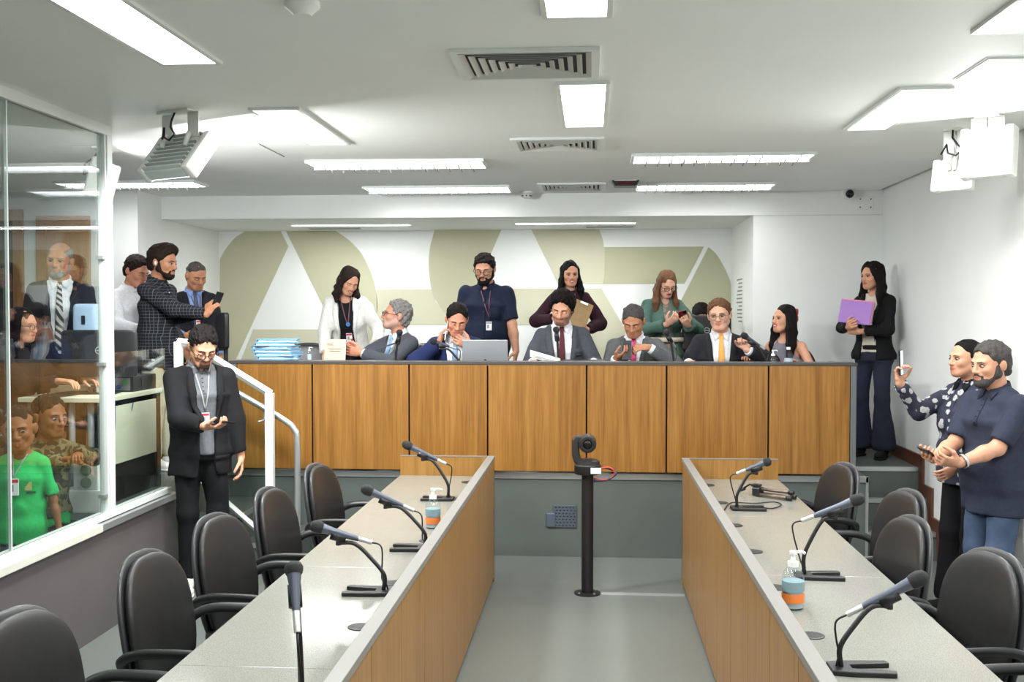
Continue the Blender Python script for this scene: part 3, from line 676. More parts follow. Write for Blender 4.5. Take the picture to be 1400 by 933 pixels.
for nm, c in dict(hair_dark=(18, 13, 12), hair_brown=(36, 24, 19), hair_black=(9, 8, 9), hair_grey=(120, 118, 116), hair_salt=(70, 66, 64), hair_light=(104, 72, 50), hair_stub=(90,66,56)).items():
    mat(nm, S(*c), .7, noise=.35, nscale=160, bump=.5, bscale=260, stretch=(1, 1, .2), spec=.18)
mat('button_white', S(225, 225, 220), .4); mat('button_dark', S(25, 25, 28), .4)
mat('strap_grey', S(150, 150, 152), .7); mat('strap_maroon', S(110, 70, 78), .7); mat('badge_white', S(236, 236, 234), .35); mat('badge_red', S(196, 52, 62), .4); mat('badge_grey', S(150, 150, 152), .5)
mat('phone_black', S(18, 18, 20), .25); mat('phone_white', S(228, 228, 230), .25); mat('phone_red', S(120, 30, 40), .3); mat('screen_dark', S(14, 15, 18), .08); mat('screen_lit', S(180, 200, 220), .2, emit=S(170, 195, 220), estr=.8)
mat('glasses_black', S(16, 15, 16), .25); mat('glasses_metal', S(96, 88, 84), .3, metal=.7); mat('watch_steel', S(200, 200, 198), .25, metal=.9)
for nm, c in dict(suit_black=(22, 22, 25), suit_navy=(30, 40, 80), suit_grey=(70, 73, 80), suit_grey_b=(88, 89, 92), suit_char=(34, 34, 40), suit_dark=(26, 26, 32), blazer_white=(224, 223, 219), shirt_white=(220, 222, 226), shirt_blue=(128, 152, 205), tee_grey=(98, 101, 105), tee_black=(20, 20, 24),
                  navy_cotton=(26, 33, 54), maroon=(46, 20, 31), teal=(74, 100, 91), tank_grey=(118, 116, 128), blazer_black=(16, 16, 19), blouse_cream=(206, 196, 184), polo_navy=(46, 50, 66), trouser_black=(17, 17, 20), trouser_khaki=(196, 194, 172), trouser_grey=(60, 60, 66), tie_blue=(150, 188, 226), tie_sky=(146, 170, 208), tie_maroon=(86, 42, 48), tie_pink=(206, 78, 122), tie_orange=(236, 172, 96), tie_dark=(74, 84, 110), shoe_black=(20, 19, 20), shoe_white=(236, 236, 232), shoe_brown=(62, 40, 32), green_tee=(40, 172, 92), jean_kid=(44, 54, 96), dark_cotton=(38, 32, 34)).items():
    fabric(nm, S(*c), .85, .10)
def mat_check(name, base, line, sc=42., wd=.09, rot=(0, 0, 0)):
    m, nt, b = new_mat(name); N, L = nt.nodes, nt.links; v = texco(nt, (sc, sc, sc), rot); sp = N.new('ShaderNodeSeparateXYZ'); L.new(v, sp.inputs[0]); fs = []
    for k in (0, 1, 2):
        fr = N.new('ShaderNodeMath'); fr.operation = 'FRACT'; L.new(sp.outputs[k], fr.inputs[0]); lt = N.new('ShaderNodeMath'); lt.operation = 'LESS_THAN'; lt.inputs[1].default_value = wd; L.new(fr.outputs[0], lt.inputs[0]); fs.append(lt.outputs[0])
    mx = N.new('ShaderNodeMath'); mx.operation = 'MAXIMUM'; L.new(fs[1], mx.inputs[0]); L.new(fs[2], mx.inputs[1])
    L.new(ramp(nt, mx.outputs[0], [(0, base), (1, line)]), b.inputs['Base Color']); b.inputs['Roughness'].default_value = .85; b.inputs['Specular IOR Level'].default_value = .2; MATS[name] = m
mat_check('check_shirt', S(27, 29, 35), S(92, 95, 100))
def mat_blobs(name, base, c1, c2, sc=28., thr=.30, style='flower'):
    m, nt, b = new_mat(name); N, L = nt.nodes, nt.links; v = texco(nt, (sc, sc, sc))
    if style == 'flower':
        ns = N.new('ShaderNodeTexNoise'); ns.inputs['Scale'].default_value = 3.2; ns.inputs['Detail'].default_value = 2; L.new(v, ns.inputs['Vector']); mxv = N.new('ShaderNodeMix'); mxv.data_type = 'VECTOR'; mxv.inputs[0].default_value = .30; L.new(v, mxv.inputs[4]); L.new(ns.outputs['Color'], mxv.inputs[5])
        vo = N.new('ShaderNodeTexVoronoi'); vo.inputs['Scale'].default_value = 1; vo.inputs['Randomness'].default_value = .7; L.new(mxv.outputs[1], vo.inputs['Vector'])
        c = ramp(nt, vo.outputs['Distance'], [(0, c2), (thr * .35, c1), (thr, c1), (thr + .04, base)])
    else:
        n1 = N.new('ShaderNodeTexNoise'); n1.inputs['Scale'].default_value = 1; n1.inputs['Detail'].default_value = 2; L.new(v, n1.inputs['Vector'])
        c = ramp(nt, n1.outputs['Fac'], [(0, base), (.40, c1), (.52, c2), (.63, base)], 'CONSTANT')
    L.new(c, b.inputs['Base Color']); b.inputs['Roughness'].default_value = .85; b.inputs['Specular IOR Level'].default_value = .2; MATS[name] = m
mat_blobs('floral_shirt', S(50, 52, 66), S(178, 176, 178), S(120, 120, 130), 27., .36)
mat_blobs('floral_dress', S(104, 112, 104), S(150, 132, 116), S(110, 58, 70), 24., .42)
mat_blobs('camo', S(70, 66, 46), S(112, 106, 78), S(48, 46, 36), 14., .3, 'camo')
mat('denim', S(24, 30, 50), .85, noise=.25, nscale=9, bump=.15, bscale=400); mat('denim_light', S(62, 78, 104), .85, noise=.35, nscale=7, bump=.15, bscale=400)
def mat_stripe(name, a, b_, sc=70.):
    m, nt, b = new_mat(name); N, L = nt.nodes, nt.links; wv = N.new('ShaderNodeTexWave'); wv.inputs['Scale'].default_value = sc / 6.28; wv.bands_direction = 'DIAGONAL'; L.new(texco(nt), wv.inputs['Vector']); L.new(ramp(nt, wv.outputs['Fac'], [(.45, a), (.55, b_)]), b.inputs['Base Color']); b.inputs['Roughness'].default_value = .6; MATS[name] = m
mat_stripe('tie_stripe', S(56, 54, 58), S(196, 190, 184))
# ---------------------------------------------------------------- the room
XW, XR, ZD, YD = -2.73, 2.50, .6177, 7.74
YBEAM, ZS, YM, XAL, XAR = 9.36, 2.65, 10.82, -3.91, 1.40
YBACK = -3.0
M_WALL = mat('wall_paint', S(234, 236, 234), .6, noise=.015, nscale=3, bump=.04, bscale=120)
M_WALLSH = mat('wall_paint_grey', S(206, 210, 212), .6, noise=.015, nscale=3)  # wall paint greyed to stand in for shade on the side-room walls
M_CEIL = mat('ceiling_paint', S(238, 241, 238), .7, noise=.015, nscale=2, bump=.03, bscale=90)
M_FLOOR = mat('vinyl_floor', S(108, 113, 109), .34, noise=.05, nscale=1.3, bump=.02, bscale=300)
M_RISER = mat('dais_laminate', S(88, 95, 91), .38, noise=.06, nscale=2.5)
M_TREAD = mat('dais_vinyl', S(108, 113, 110), .4, noise=.06, nscale=2)
M_PLINTH = mat('low_wall_paint', S(94, 90, 90), .55, noise=.05, nscale=2)
M_ALU = mat('aluminium', S(196, 199, 199), .32, metal=.75); M_ALUW = mat('white_lacquer', S(224, 229, 227), .35); M_CREAM = mat('cream_board', S(222, 220, 208), .5, noise=.04, nscale=6)
M_BASE = mat('brown_baseboard', S(92, 54, 38), .4, noise=.15, nscale=14, stretch=(1, .2, 1))
M_OLIVE = mat('mural_olive', S(186, 184, 156), .65, noise=.03, nscale=3); M_OLIVE2 = mat('mural_light_olive', S(198, 196, 172), .65, noise=.03, nscale=3); M_OLIVE3 = mat('mural_green_olive', S(180, 180, 150), .65, noise=.03, nscale=3)
M_BLK = mat('black_plastic', S(22, 22, 24), .42); M_DK = mat('dark_metal', S(34, 33, 33), .45); M_WHT = mat('white_plastic', S(232, 234, 232), .35); M_GREY = mat('grey_plastic', S(130, 133, 134), .45)
M_GLASS = mat_glass('partition_glass', (.95, .985, .97, 1), 1.45); M_LAMP = mat('lamp_diffuser', S(255, 255, 255), .5, emit=(1, 1, .985, 1), estr=4.); M_DARKGAP = mat('gap_black', S(8, 8, 8), .9)
struct('floor', M_FLOOR, (-6.6, YBACK, -.1), (XR + .15, 11.0, 0))
struct('ceiling', M_CEIL, (-6.6, YBACK, ZC), (XR - .035, YBEAM + .05, ZC + .1))
tag(MB().b2((XR - .035, YBACK, ZC + .06), (XR + .15, YBEAM, ZC + .12)).build('trim_1', mat('shadow_gap_paint', S(178, 176, 160), .7)), kind='structure')
struct('wall_right', M_WALL, (XR, YBACK, 0), (XR + .15, YBEAM + .3, ZC + .1))
struct('wall_front', M_WALL, (-6.6, YBACK - .15, 0), (XR + .15, YBACK, ZC + .1))
wb = struct('wall_back', M_WALL, (XAL - .1, YM, 0), (XAR + .1, YM + .12, ZS + .3))
struct('wall_alcove_right', M_WALL, (XAR, YBEAM, 0), (XR + .15, YM, ZS))
struct('wall_alcove_left', M_WALL, (XAL - .3, 8.85, 0), (XAL, YM, ZC))
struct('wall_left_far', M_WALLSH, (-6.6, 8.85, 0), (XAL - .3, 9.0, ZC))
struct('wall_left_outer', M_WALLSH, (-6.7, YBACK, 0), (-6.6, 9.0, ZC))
struct('trim_2', M_WALL, (XAL, YBEAM, ZS), (XR, YM + .1, ZC + .05))       # dropped beam over the alcove
tag(MB().b2((XAR, YBEAM - .008, ZS - .006), (XR, YBEAM, ZS + .0)).build('trim_3', M_WALLSH), kind='structure')
# painted wall
def shape(pts, m, k, box0):
    ox, oy, sc = box0; P = [at(ox + x / sc, oy + y / sc, YM) for x, y in pts]; mb = MB(); mb.prism([(q.x, q.z) for q in P], .004 + .0006 * k, (0, YM, 0), np.array([[1, 0, 0], [0, 0, -1], [0, 1, 0]], float)); return mb.build('mural_shape', m, wb)
c1, c2 = (280, 290, 3.5), (660, 290, 3.5)
def arc(pts, n=6):
    out = []
    for i in range(len(pts) - 1):
        p0, p1, p2, p3 = pts[max(i - 1, 0)], pts[i], pts[i + 1], pts[min(i + 2, len(pts) - 1)]
        for t in range(n):
            u = t / n; out.append(tuple(.5 * (2 * p1[k] + (p2[k] - p0[k]) * u + (2 * p0[k] - 5 * p1[k] + 4 * p2[k] - p3[k]) * u * u + (3 * p1[k] - p0[k] - 3 * p2[k] + p3[k]) * u ** 3) for k in (0, 1)))
    return out + [pts[-1]]
shape(arc([(72, 240), (78, 215), (110, 165), (150, 120), (205, 86)]) + [(361, 86), (400, 165), (72, 872)], M_OLIVE, 0, c1)
shape([(386, 86)] + arc([(620, 86), (690, 135), (750, 200), (795, 290), (818, 370), (826, 450), (818, 540), (780, 650)]) + [(690, 700)], M_OLIVE, 0, c1)
shape([(232, 562), (640, 562), (700, 690), (690, 1000), (56, 1000)], M_OLIVE2, 2, c1)
shape([(822, 370), (1086, 370), (1106, 430), (1155, 492), (1200, 541), (826, 541)], M_OLIVE2, 0, c1)
shape(arc([(1102, 82), (1078, 170), (1072, 260), (1085, 370), (1110, 430), (1155, 492), (1230, 560)]) + [(1270, 430), (1420, 82)], M_OLIVE, 1, c1)
shape([(110, 366), (568, 366), (690, 575), (700, 760), (520, 760), (520, 541), (30, 541)], M_OLIVE2, 0, c2)
shape([(230, 78)] + arc([(555, 78), (572, 125), (581, 170), (586, 230), (584, 290), (574, 345)]) + [(360, 345)], M_OLIVE2, 0, c2)
shape([(582, 168), (1058, 166), (965, 343), (574, 345), (584, 290), (586, 230)], M_OLIVE3, 0, c2)
shape([(1080, 168)] + arc([(1080, 168), (1120, 205), (1155, 265), (1180, 320), (1187, 350)]) + [(1187, 760), (775, 760)], M_OLIVE3, 0, c2)
# dais, steps
dm = tag(MB().b2((XW, YD, 0), (1.975, YM, ZD)).build('trim_4', M_RISER), kind='structure'); dm.name = 'floor_dais'
tag(MB().b2((XW + .001, YD - .002, ZD), (1.973, YM, ZD + .003)).build('floor_dais_covering', M_TREAD), kind='structure')
tag(MB().b2((XW, YD - .012, ZD - .042), (1.985, YD, ZD + .004)).b2((1.965, YD - .012, 0), (1.985, YD, ZD)).build('trim_5', M_ALU, bevel=.002), kind='structure')
struct('floor_side_platform', M_RISER, (-6.6, 5.98, 0), (XW - .1, YM, ZD)); struct('floor_side_landing', M_RISER, (XW - .1, 6.70, 0), (XW, YM, ZD))
tag(MB().b2((-6.6, 5.965, ZD - .04), (XW - .1, 5.98, ZD + .004)).build('trim_6', M_ALU), kind='structure')
for k, (y0, z) in enumerate(((7.80, .206), (8.02, .412), (8.24, ZD))):
    st = tag(MB().b2((1.976, y0, 0), (XR, YM if k == 2 else 8.24 + .0, z)).build('floor_step_right_%d' % (k + 1), M_RISER), kind='structure')
    tag(MB().b2((1.986, y0 - .01, z - .03), (XR - .02, y0 + .035, z + .003)).build('trim_%d' % (7 + k), M_ALU), kind='structure')
for k, (x1, z) in enumerate(((-2.10, .206), (-2.41, .412))):
    tag(MB().b2((XW, 7.09, .0 if k == 0 else .206), (x1, YD, z)).build('floor_step_left_%d' % (k + 1), M_RISER), kind='structure')
    tag(MB().b2((XW, 7.078, z - .03), (x1 + .01, 7.09, z + .003)).b2((x1, 7.078, z - .03), (x1 + .012, YD - .02, z + .003)).build('trim_%d' % (10 + k), M_ALU), kind='structure')
# brown skirting following the right steps
bb = empty('baseboard_right', (0, 0, 0), kind='structure'); pts = [(YBEAM, ZD), (8.22, ZD), (8.22, .41), (8.0, .41), (8.0, .2), (7.78, .2), (7.78, 0), (YBACK, 0)]
for (ya, za), (yb, zb) in zip(pts[:-1], pts[1:]):
    if ya == yb: part('skirting_board', M_BASE, bb, (XR - .018, ya - .09, zb), (XR, ya, za + .101))
    else: part('skirting_board', M_BASE, bb, (XR - .016, yb, za), (XR, ya - (.0 if za == ZD else .09), za + .10))
tag(MB().b2((XAR, YBEAM - .014, ZD), (XR, YBEAM, ZD + .09)).build('baseboard_back', M_BASE), kind='structure')
# low wall and glazed partition on the left
struct('wall_left', M_PLINTH, (XW - .10, YBACK, 0), (XW, 6.70, .585))
tag(MB().b2((XW - .12, YBACK, .585), (XW + .035, 5.62, .63)).build('trim_12', M_CREAM, bevel=.004), kind='structure')
tag(MB().b2((XW - .12, 5.62, .585), (XW + .03, 6.71, .625)).build('trim_13', M_ALU, bevel=.004), kind='structure')
win = empty('window_1', (XW - .03, 0, 0), kind='structure')
YP = 5.82
part('top_rail', M_ALUW, win, (-.035, YBACK, ZC - .055), (.03, YP + .03, ZC), .003); part('bottom_rail', M_ALUW, win, (-.035, YBACK, .63), (.03, 6.66, .665), .003)
part('post', M_ALUW, win, (-.035, YP - .03, .665), (.03, YP + .03, ZC - .055), .003); part('post', M_ALUW, win, (-.02, YP - .05, .665), (.022, YP - .036, ZC - .055))
ys = [YP - .05, 4.80, 3.70, 2.6, 1.5, .4, -.8, -2., YBACK]
for a, b in zip(ys[:-1], ys[1:]): part('pane', M_GLASS, win, (-.006, b + .006, .665), (.006, a - .006, ZC - .055))
for y in ys[1:-1]: part('silicone_joint', mat('silicone', S(205, 212, 210), .3), win, (-.007, y - .005, .665), (.007, y + .005, ZC - .055))
part('guard_pane', M_GLASS, win, (-.006, YP + .03, .665), (.006, 6.62, 1.57))
for z in (.75, 1.5, 2.1): part('clip', M_ALU, win, (-.02, YP - .085, z), (.022, YP - .05, z + .02))
# doors at the far end of the side room
M_DOORW = mat_wood('door_wood', S(120, 82, 48), S(146, 102, 62), S(164, 120, 78)); M_DKG = mat('dark_glass', S(46, 52, 52), .12)
def side_door(name, xa, xb, ztop, solid):
    d = empty(name, (0, 8.85, ZD), kind='structure')
    part('door_frame', M_DOORW, d, (xa - .09, -.03, 0), (xa, .0, ztop), .003); part('door_frame', M_DOORW, d, (xb, -.03, 0), (xb + .09, 0, ztop), .003); part('door_frame', M_DOORW, d, (xa - .09, -.03, ztop), (xb + .09, 0, ztop + .1), .003)
    lf = part('door_leaf', M_DOORW if solid else M_DKG, d, (xa, -.015, 0), (xb, -.0, ztop)); MB().tube([(xb - .06, -.02, 1.0), (xb - .06, -.06, 1.0), (xb - .16, -.06, 1.0)], .009, 8).build('door_handle', M_ALU, lf, smooth=True)
side_door('door_1', -5.75, -5.02, 1.98, False); side_door('door_2', -4.72, -4.42, 1.92, True)
# ---------------------------------------------------------------- ceiling fittings
def panel(x0, x1, y0, y1, label, watts, group=None):
    r = empty('ceiling_light_panel', ((x0 + x1) / 2, (y0 + y1) / 2, ZC), 0, label, 'ceiling light', group); a, b = (x1 - x0) / 2, (y1 - y0) / 2
    fr = MB(); t = .02
    for lo, hi in (((-a - t, -b - t), (-a, b + t)), ((a, -b - t), (a + t, b + t)), ((-a, -b - t), (a, -b)), ((-a, b), (a, b + t))): fr.b2((lo[0], lo[1], -.014), (hi[0], hi[1], 0))
    fr.build('frame', M_ALUW, r, bevel=.002); part('diffuser', M_LAMP, r, (-a, -b, -.011), (a, b, -.002))
    area_light('panel_lamp', ((x0 + x1) / 2, (y0 + y1) / 2, ZC - .016), (2 * a, 2 * b), watts)
    return r
PW = 25
panel(-1.80, -1.57, 3.16, 4.34, 'bright LED panel above the grey armchairs beside the glass partition', PW)
panel(-1.75, -1.52, 5.36, 6.48, 'bright LED panel beside the floodlight with grey cooling fins', PW)
panel(-.16, .05, 2.60, 3.76, 'bright LED panel on the camera side of the largest air vent', PW)
panel(-.15, .06, 4.87, 5.97, 'bright LED panel between two ceiling air vents', PW)
panel(1.45, 1.66, 5.10, 6.19, 'bright LED panel beside the lit floodlight by the white wall', PW)
panel(1.43, 1.66, 2.95, 4.08, 'bright LED panel next to the ceiling access hatch', PW)
panel(-1.80, -1.57, .2, 1.4, 'bright LED panel over the end of the desks, glass side', PW); panel(1.43, 1.66, .2, 1.4, 'bright LED panel over the end of the desks, wall side', PW)
panel(-.15, .06, -1.6, -.4, 'bright LED panel behind the rows of desks', PW)
panel(-4.6, -4.38, 5.9, 7.0, 'LED panel inside the glazed side room', PW * .3)
panel(-4.6, -4.38, 2.9, 4.0, 'LED panel over the children in the glazed side room', PW * .55)  # unseen panel, added to brighten the children behind the glass
LEM = 9.
M_LOUV = mat('louvre_mirror', S(226, 228, 232), .15, metal=.8)
def louvre(x0, x1, y0, y1, label, watts):
    r = empty('louvre_light', ((x0 + x1) / 2, (y0 + y1) / 2, ZC), 0, label, 'ceiling light'); a, b = (x1 - x0) / 2, (y1 - y0) / 2; fr = MB(); t = .018
    for lo, hi in (((-a - t, -b - t), (-a, b + t)), ((a, -b - t), (a + t, b + t)), ((-a, -b - t), (a, -b)), ((-a, b), (a, b + t))): fr.b2((lo[0], lo[1], -.022), (hi[0], hi[1], 0))
    fr.build('frame', M_ALUW, r, bevel=.002); part('reflector', mat('louvre_diffuser', S(255, 255, 255), .5, emit=(1, 1, .985, 1), estr=LEM), r, (-a, -b, -.006), (a, b, -.001))
    for q in (-.5, .5): MB().tube([(-a + .03, q * b, -.011), (a - .03, q * b, -.011)], .009, 8).build('fluorescent_tube', M_LAMP, r, smooth=True)
    n = 14
    for k in range(1, n):
        x = -a + 2 * a * k / n; MB().prism([(-b, -.045), (-b * .6, -.022), (-b * .15, -.045), (b * .15, -.045), (b * .6, -.022), (b, -.045), (b, -.010), (-b, -.010)], .008, (x - .004, 0, 0), np.array([[0, 0, 1], [1, 0, 0], [0, 1, 0]], float)).build('louvre_blade', M_LOUV, r)
    part('louvre_spine', M_LOUV, r, (-a, -.006, -.045), (a, .006, -.010))
LW = 13
louvre(-1.97, -.76, 7.22, 7.56, 'mirrored louvre light nearest the fin-backed floodlight, above the dais steps', LW); louvre(-1.9, -.70, 8.72, 9.08, 'mirrored louvre light beside the smoke detector', LW)
louvre(.28, 1.45, 7.08, 7.40, 'mirrored louvre light over the dais bench, away from the black box', LW); louvre(.37, 1.47, 8.70, 9.04, 'mirrored louvre light touching the black ceiling box', LW)
louvre(-4.3, -3.17, 8.2, 8.5, 'mirrored louvre light over the men beside the glass partition', LW)
def strip_light(x0, x1, y, label, watts):
    r = empty('strip_light', ((x0 + x1) / 2, y, ZS), 0, label, 'ceiling light'); a = (x1 - x0) / 2
    part('frame', M_ALUW, r, (-a - .01, -.05, -.012), (a + .01, .05, 0), .002); part('diffuser', M_LAMP, r, (-a, -.035, -.016), (a, .035, -.010)); area_light('strip_lamp', ((x0 + x1) / 2, y, ZS - .03), (2 * a, .07), watts)
strip_light(-2.88, -1.74, 10.0, 'slim strip light in the alcove above the woman in white', 15); strip_light(-.72, .40, 9.95, 'slim strip light in the alcove above the woman in maroon', 15)
for (x0, x1, lb) in ((-2.85, -2.3, 'slot air grille beside the alcove strip light over the blue folders'), (-.08, .42, 'slot air grille beside the alcove strip light over the clipboard')):
    r = empty('slot_grille', ((x0 + x1) / 2, 10.45, ZS), 0, lb, 'air grille'); a = (x1 - x0) / 2; part('frame', M_ALUW, r, (-a, -.06, -.008), (a, .06, 0)); 
    for k in range(3): part('slot', M_GREY, r, (-a + .02, -.042 + k * .033, -.010), (a - .02, -.022 + k * .033, -.007))
def vent(x0, x1, y0, y1, label):
    r = empty('ceiling_vent', ((x0 + x1) / 2, (y0 + y1) / 2, ZC), 0, label, 'air vent'); a, b = (x1 - x0) / 2, (y1 - y0) / 2; fr = MB(); t = .035
    for lo, hi in (((-a, -b), (-a + t, b)), ((a - t, -b), (a, b)), ((-a + t, -b), (a - t, -b + t)), ((-a + t, b - t), (a - t, b))): fr.b2((lo[0], lo[1], -.014), (hi[0], hi[1], 0))
    fr.build('frame', M_ALUW, r, bevel=.002); part('duct', mat('duct_dark', S(52, 54, 54), .8), r, (-a + t, -b + t, -.001), (a - t, b - t, .0))
    ai, bi = a - t, b - t; n = 7; v = mat('vent_vane', S(196, 197, 192), .45)
    for k in range(n):
        f = 1 - k / n; f2 = f - .085; o = [(-ai * f, -bi * f), (ai * f, -bi * f), (ai * f, bi * f), (-ai * f, bi * f)]; i_ = [(p * f2 / f, q * f2 / f) for p, q in o]; mb = MB()
        for e in range(4):
            p, q, u, w_ = o[e], o[(e + 1) % 4], i_[(e + 1) % 4], i_[e]; mb._add([(p[0], p[1], -.016), (q[0], q[1], -.016), (u[0], u[1], -.004), (w_[0], w_[1], -.004)], [(0, 1, 2, 3)])
        mb.build('vane', v, r, solid=.002)
vent(-.58, .03, 4.22, 4.74, 'largest square ceiling air vent, between two LED panels over the aisle'); vent(-.50, .07, 6.38, 6.86, 'square ceiling air vent between an LED panel and the louvre lights'); vent(-.45, .11, 8.6, 9.08, 'square ceiling air vent beside the black ceiling box')
r = empty('smoke_detector', at(720, 268, 9.2), 0, 'round white smoke detector on the ceiling by the beam', 'smoke detector'); r.location.z = ZC
MB().lathe([(.065, 0), (.065, -.018), (.05, -.03)], n=24).build('base', M_WHT, r, smooth=40); MB().lathe([(.045, -.03), (.045, -.04), (.03, -.058), (.01, -.062)], n=20).build('chamber', M_WHT, r, smooth=40)
for k in range(8): a = k * math.pi / 4; MB().box((.044 * math.cos(a), .044 * math.sin(a), -.04), (.006, .014, .01), rotm(0, 0, math.degrees(a))).build('slot', M_BLK, r)
p0 = at(720, 3, 3.5)
r = empty('smoke_detector', (atz(413, 3, ZC).x, atz(413, 3, ZC).y, ZC), 0, 'round white smoke detector between the LED panels at the top', 'smoke detector'); MB().lathe([(.06, 0), (.06, -.018), (.045, -.03), (.03, -.045)], n=24).build('base', M_WHT, r, smooth=40)
r = empty('ceiling_box', (at(855, 250, 8.55).x, 8.55, ZC), 0, 'black wedge-shaped box on the ceiling by the louvre light', 'ceiling box')
MB().prism([(-.11, 0), (.11, 0), (.085, -.045), (-.085, -.045)], .16, (0, .08, 0), np.array([[1, 0, 0], [0, 0, -1], [0, 1, 0]], float)).build('housing', M_BLK, r, bevel=.004); part('sensor_window', mat('sensor_red', S(90, 30, 32), .2), r, (-.06, -.083, -.034), (.06, -.079, -.012)); part('mount_plate', M_WHT, r, (-.09, -.1, -.006), (.09, .1, 0))
r = empty('dome_camera', (at(1159, 268, YBEAM).x, YBEAM, at(1159, 264, YBEAM).z), 0, 'small white dome security camera on the beam', 'security camera')
RY = rotm(90, 0, 0)
MB().lathe([(.06, 0), (.06, .04), (.052, .075)], R=RY, n=20).build('base', M_WHT, r, smooth=40); MB().superell((0, -.075, -.016), (.036, .036, .036), 1, 1, None, 16, 10).build('dome', mat('smoked_dome', S(26, 26, 30), .1), r, smooth=True)
r = empty('cover_plate', (at(1183, 278, YBEAM).x, YBEAM, at(1183, 278, YBEAM).z), 0, 'white square cover plate with four screws on the beam', 'cover plate'); part('plate', M_WHT, r, (-.07, -.008, -.055), (.07, 0, .055), .003)
for sx in (-.045, .045):
    for sz in (-.035, .035): MB().lathe([(.006, 0), (.006, .004)], (sx, -.008, sz), RY, 8).build('screw', M_DK, r)
a_, b_ = atz(1303, 108, ZC), atz(1370, 78, ZC)
r = empty('access_hatch', (2.0, (a_.y + b_.y) / 2, ZC), 0, 'flush white access hatch in the ceiling near the right wall', 'hatch'); hw, hl = 2.0 - a_.x, (a_.y - b_.y) / 2
part('panel', M_CEIL, r, (-hw + .01, -hl + .01, -.006), (hw - .01, hl - .01, 0)); part('rim', M_WALLSH, r, (-hw, -hl, -.003), (hw, hl, .0))
r = empty('access_hatch', (-2.35, 6.75, ZC), 0, 'flush white access hatch in the ceiling behind the fin-backed floodlight', 'hatch'); part('panel', M_CEIL, r, (-.27, -.27, -.006), (.27, .27, 0)); part('rim', M_GREY, r, (-.275, -.275, -.003), (.275, .275, .0))
# floodlights
M_FIN = mat('heat_sink', S(206, 212, 208), .4, metal=.15); M_FLW = mat('flood_white', S(226, 228, 222), .4)
def floodlight(loc, rz, tilt, label, drop, fins, lit, watts, w_=.34, h_=.26, d_=.11, cable=True):
    r = empty('floodlight', loc, math.radians(rz), label, 'floodlight'); T_ = rotm(tilt, 0, 0); c = V3((0, 0, -drop))
    f = lambda p: T_ @ V3(p) + c
    part('mount_plate', M_FLW, r, (-w_ / 2 + .03, -.04, -.012), (w_ / 2 - .03, .04, 0), .002)
    for q in (-1, 1): MB().b2((q * (w_ / 2 - .05) - .042, -.02, -drop - .0), (q * (w_ / 2 - .05) + .042, -.012, -.01)).build('hanger_arm', M_FLW, r, bevel=.003)
    MB().box(f((0, 0, 0)), (w_, d_ * .6, h_), T_).build('housing', M_FIN if fins else M_FLW, r, bevel=.012)
    for q in (-1, 1): MB().box(f((q * (w_ / 2 + .02), 0, 0)), (.05, d_ * .9, h_ * 1.02), T_).build('end_cap', M_FLW, r, bevel=.015)
    if fins:
        for k in range(9): MB().box(f((0, d_ * .38, -h_ / 2 + h_ * (k + .5) / 9)), (w_ * .98, d_ * .25, .008), T_).build('cooling_fin', M_FIN, r)
    else:
        for k in range(5): MB().box(f((-w_ / 2 + w_ * (k + .5) / 5, d_ * .33, 0)), (w_ / 9, .012, h_ * .8), T_).build('rib', M_FLW, r, bevel=.004)
    for q in (-1, 1): MB().tube([f((q * (w_ / 2 - .06), d_ * .5, .02)), f((q * (w_ / 2 - .06), d_ * .62, .06)), (q * (w_ / 2 - .06), -.0, -drop + .12)], .014, 8).build('tilt_bracket', M_FLW, r, smooth=True)
    MB().box(f((0, -d_ * .31, 0)), (w_ * .94, .008, h_ * .92), T_).build('lens', M_LAMP if lit else M_WHT, r)
    if cable: MB().tube([(0, .02, -.01), (-.01, .05, -.06), (-.05, .09, -.10), (-.08, .09, -.14), (-.05, .10, -.17), (0, .09, -.15), (.01, .08, -.10), (.05, .06, -.15)], .006, 6).build('cable', M_BLK, r, smooth=True)
    if watts:
        d = T_ @ V3((0, -1, 0)); o = area_light('flood_lamp', (0, 0, 0), (w_ * .9, h_ * .85), watts); o.parent = r; o.location = Vector(f((0, -d_ * .31 - .012, 0))); o.rotation_euler = Vector(d).to_track_quat('-Z', 'Y').to_euler()
    return r
p = atz(243, 152, ZC); floodlight((p.x, p.y, ZC), 152, 38, 'ceiling floodlight seen from its grey finned back', .24, True, True, 46, w_=.30)
p = atz(1352, 158, ZC); floodlight((p.x, p.y, ZC), -38, -6, 'lit white floodlight hanging by the right wall', .20, False, True, 9, w_=.19, h_=.27)
r2 = floodlight((at(1304, 240, 6.25).x, 6.25, ZC), 140, 12, 'unlit white ribbed lamp housing slung below the lit floodlight', ZC - at(1304, 240, 6.25).z, False, False, 0, w_=.15, h_=.19, d_=.07)
p = at(140, 222, 6.6); floodlight((p.x, p.y, ZC), 100, 15, 'white floodlight hanging behind the glass partition post', .20, False, True, 4, w_=.26, h_=.24)
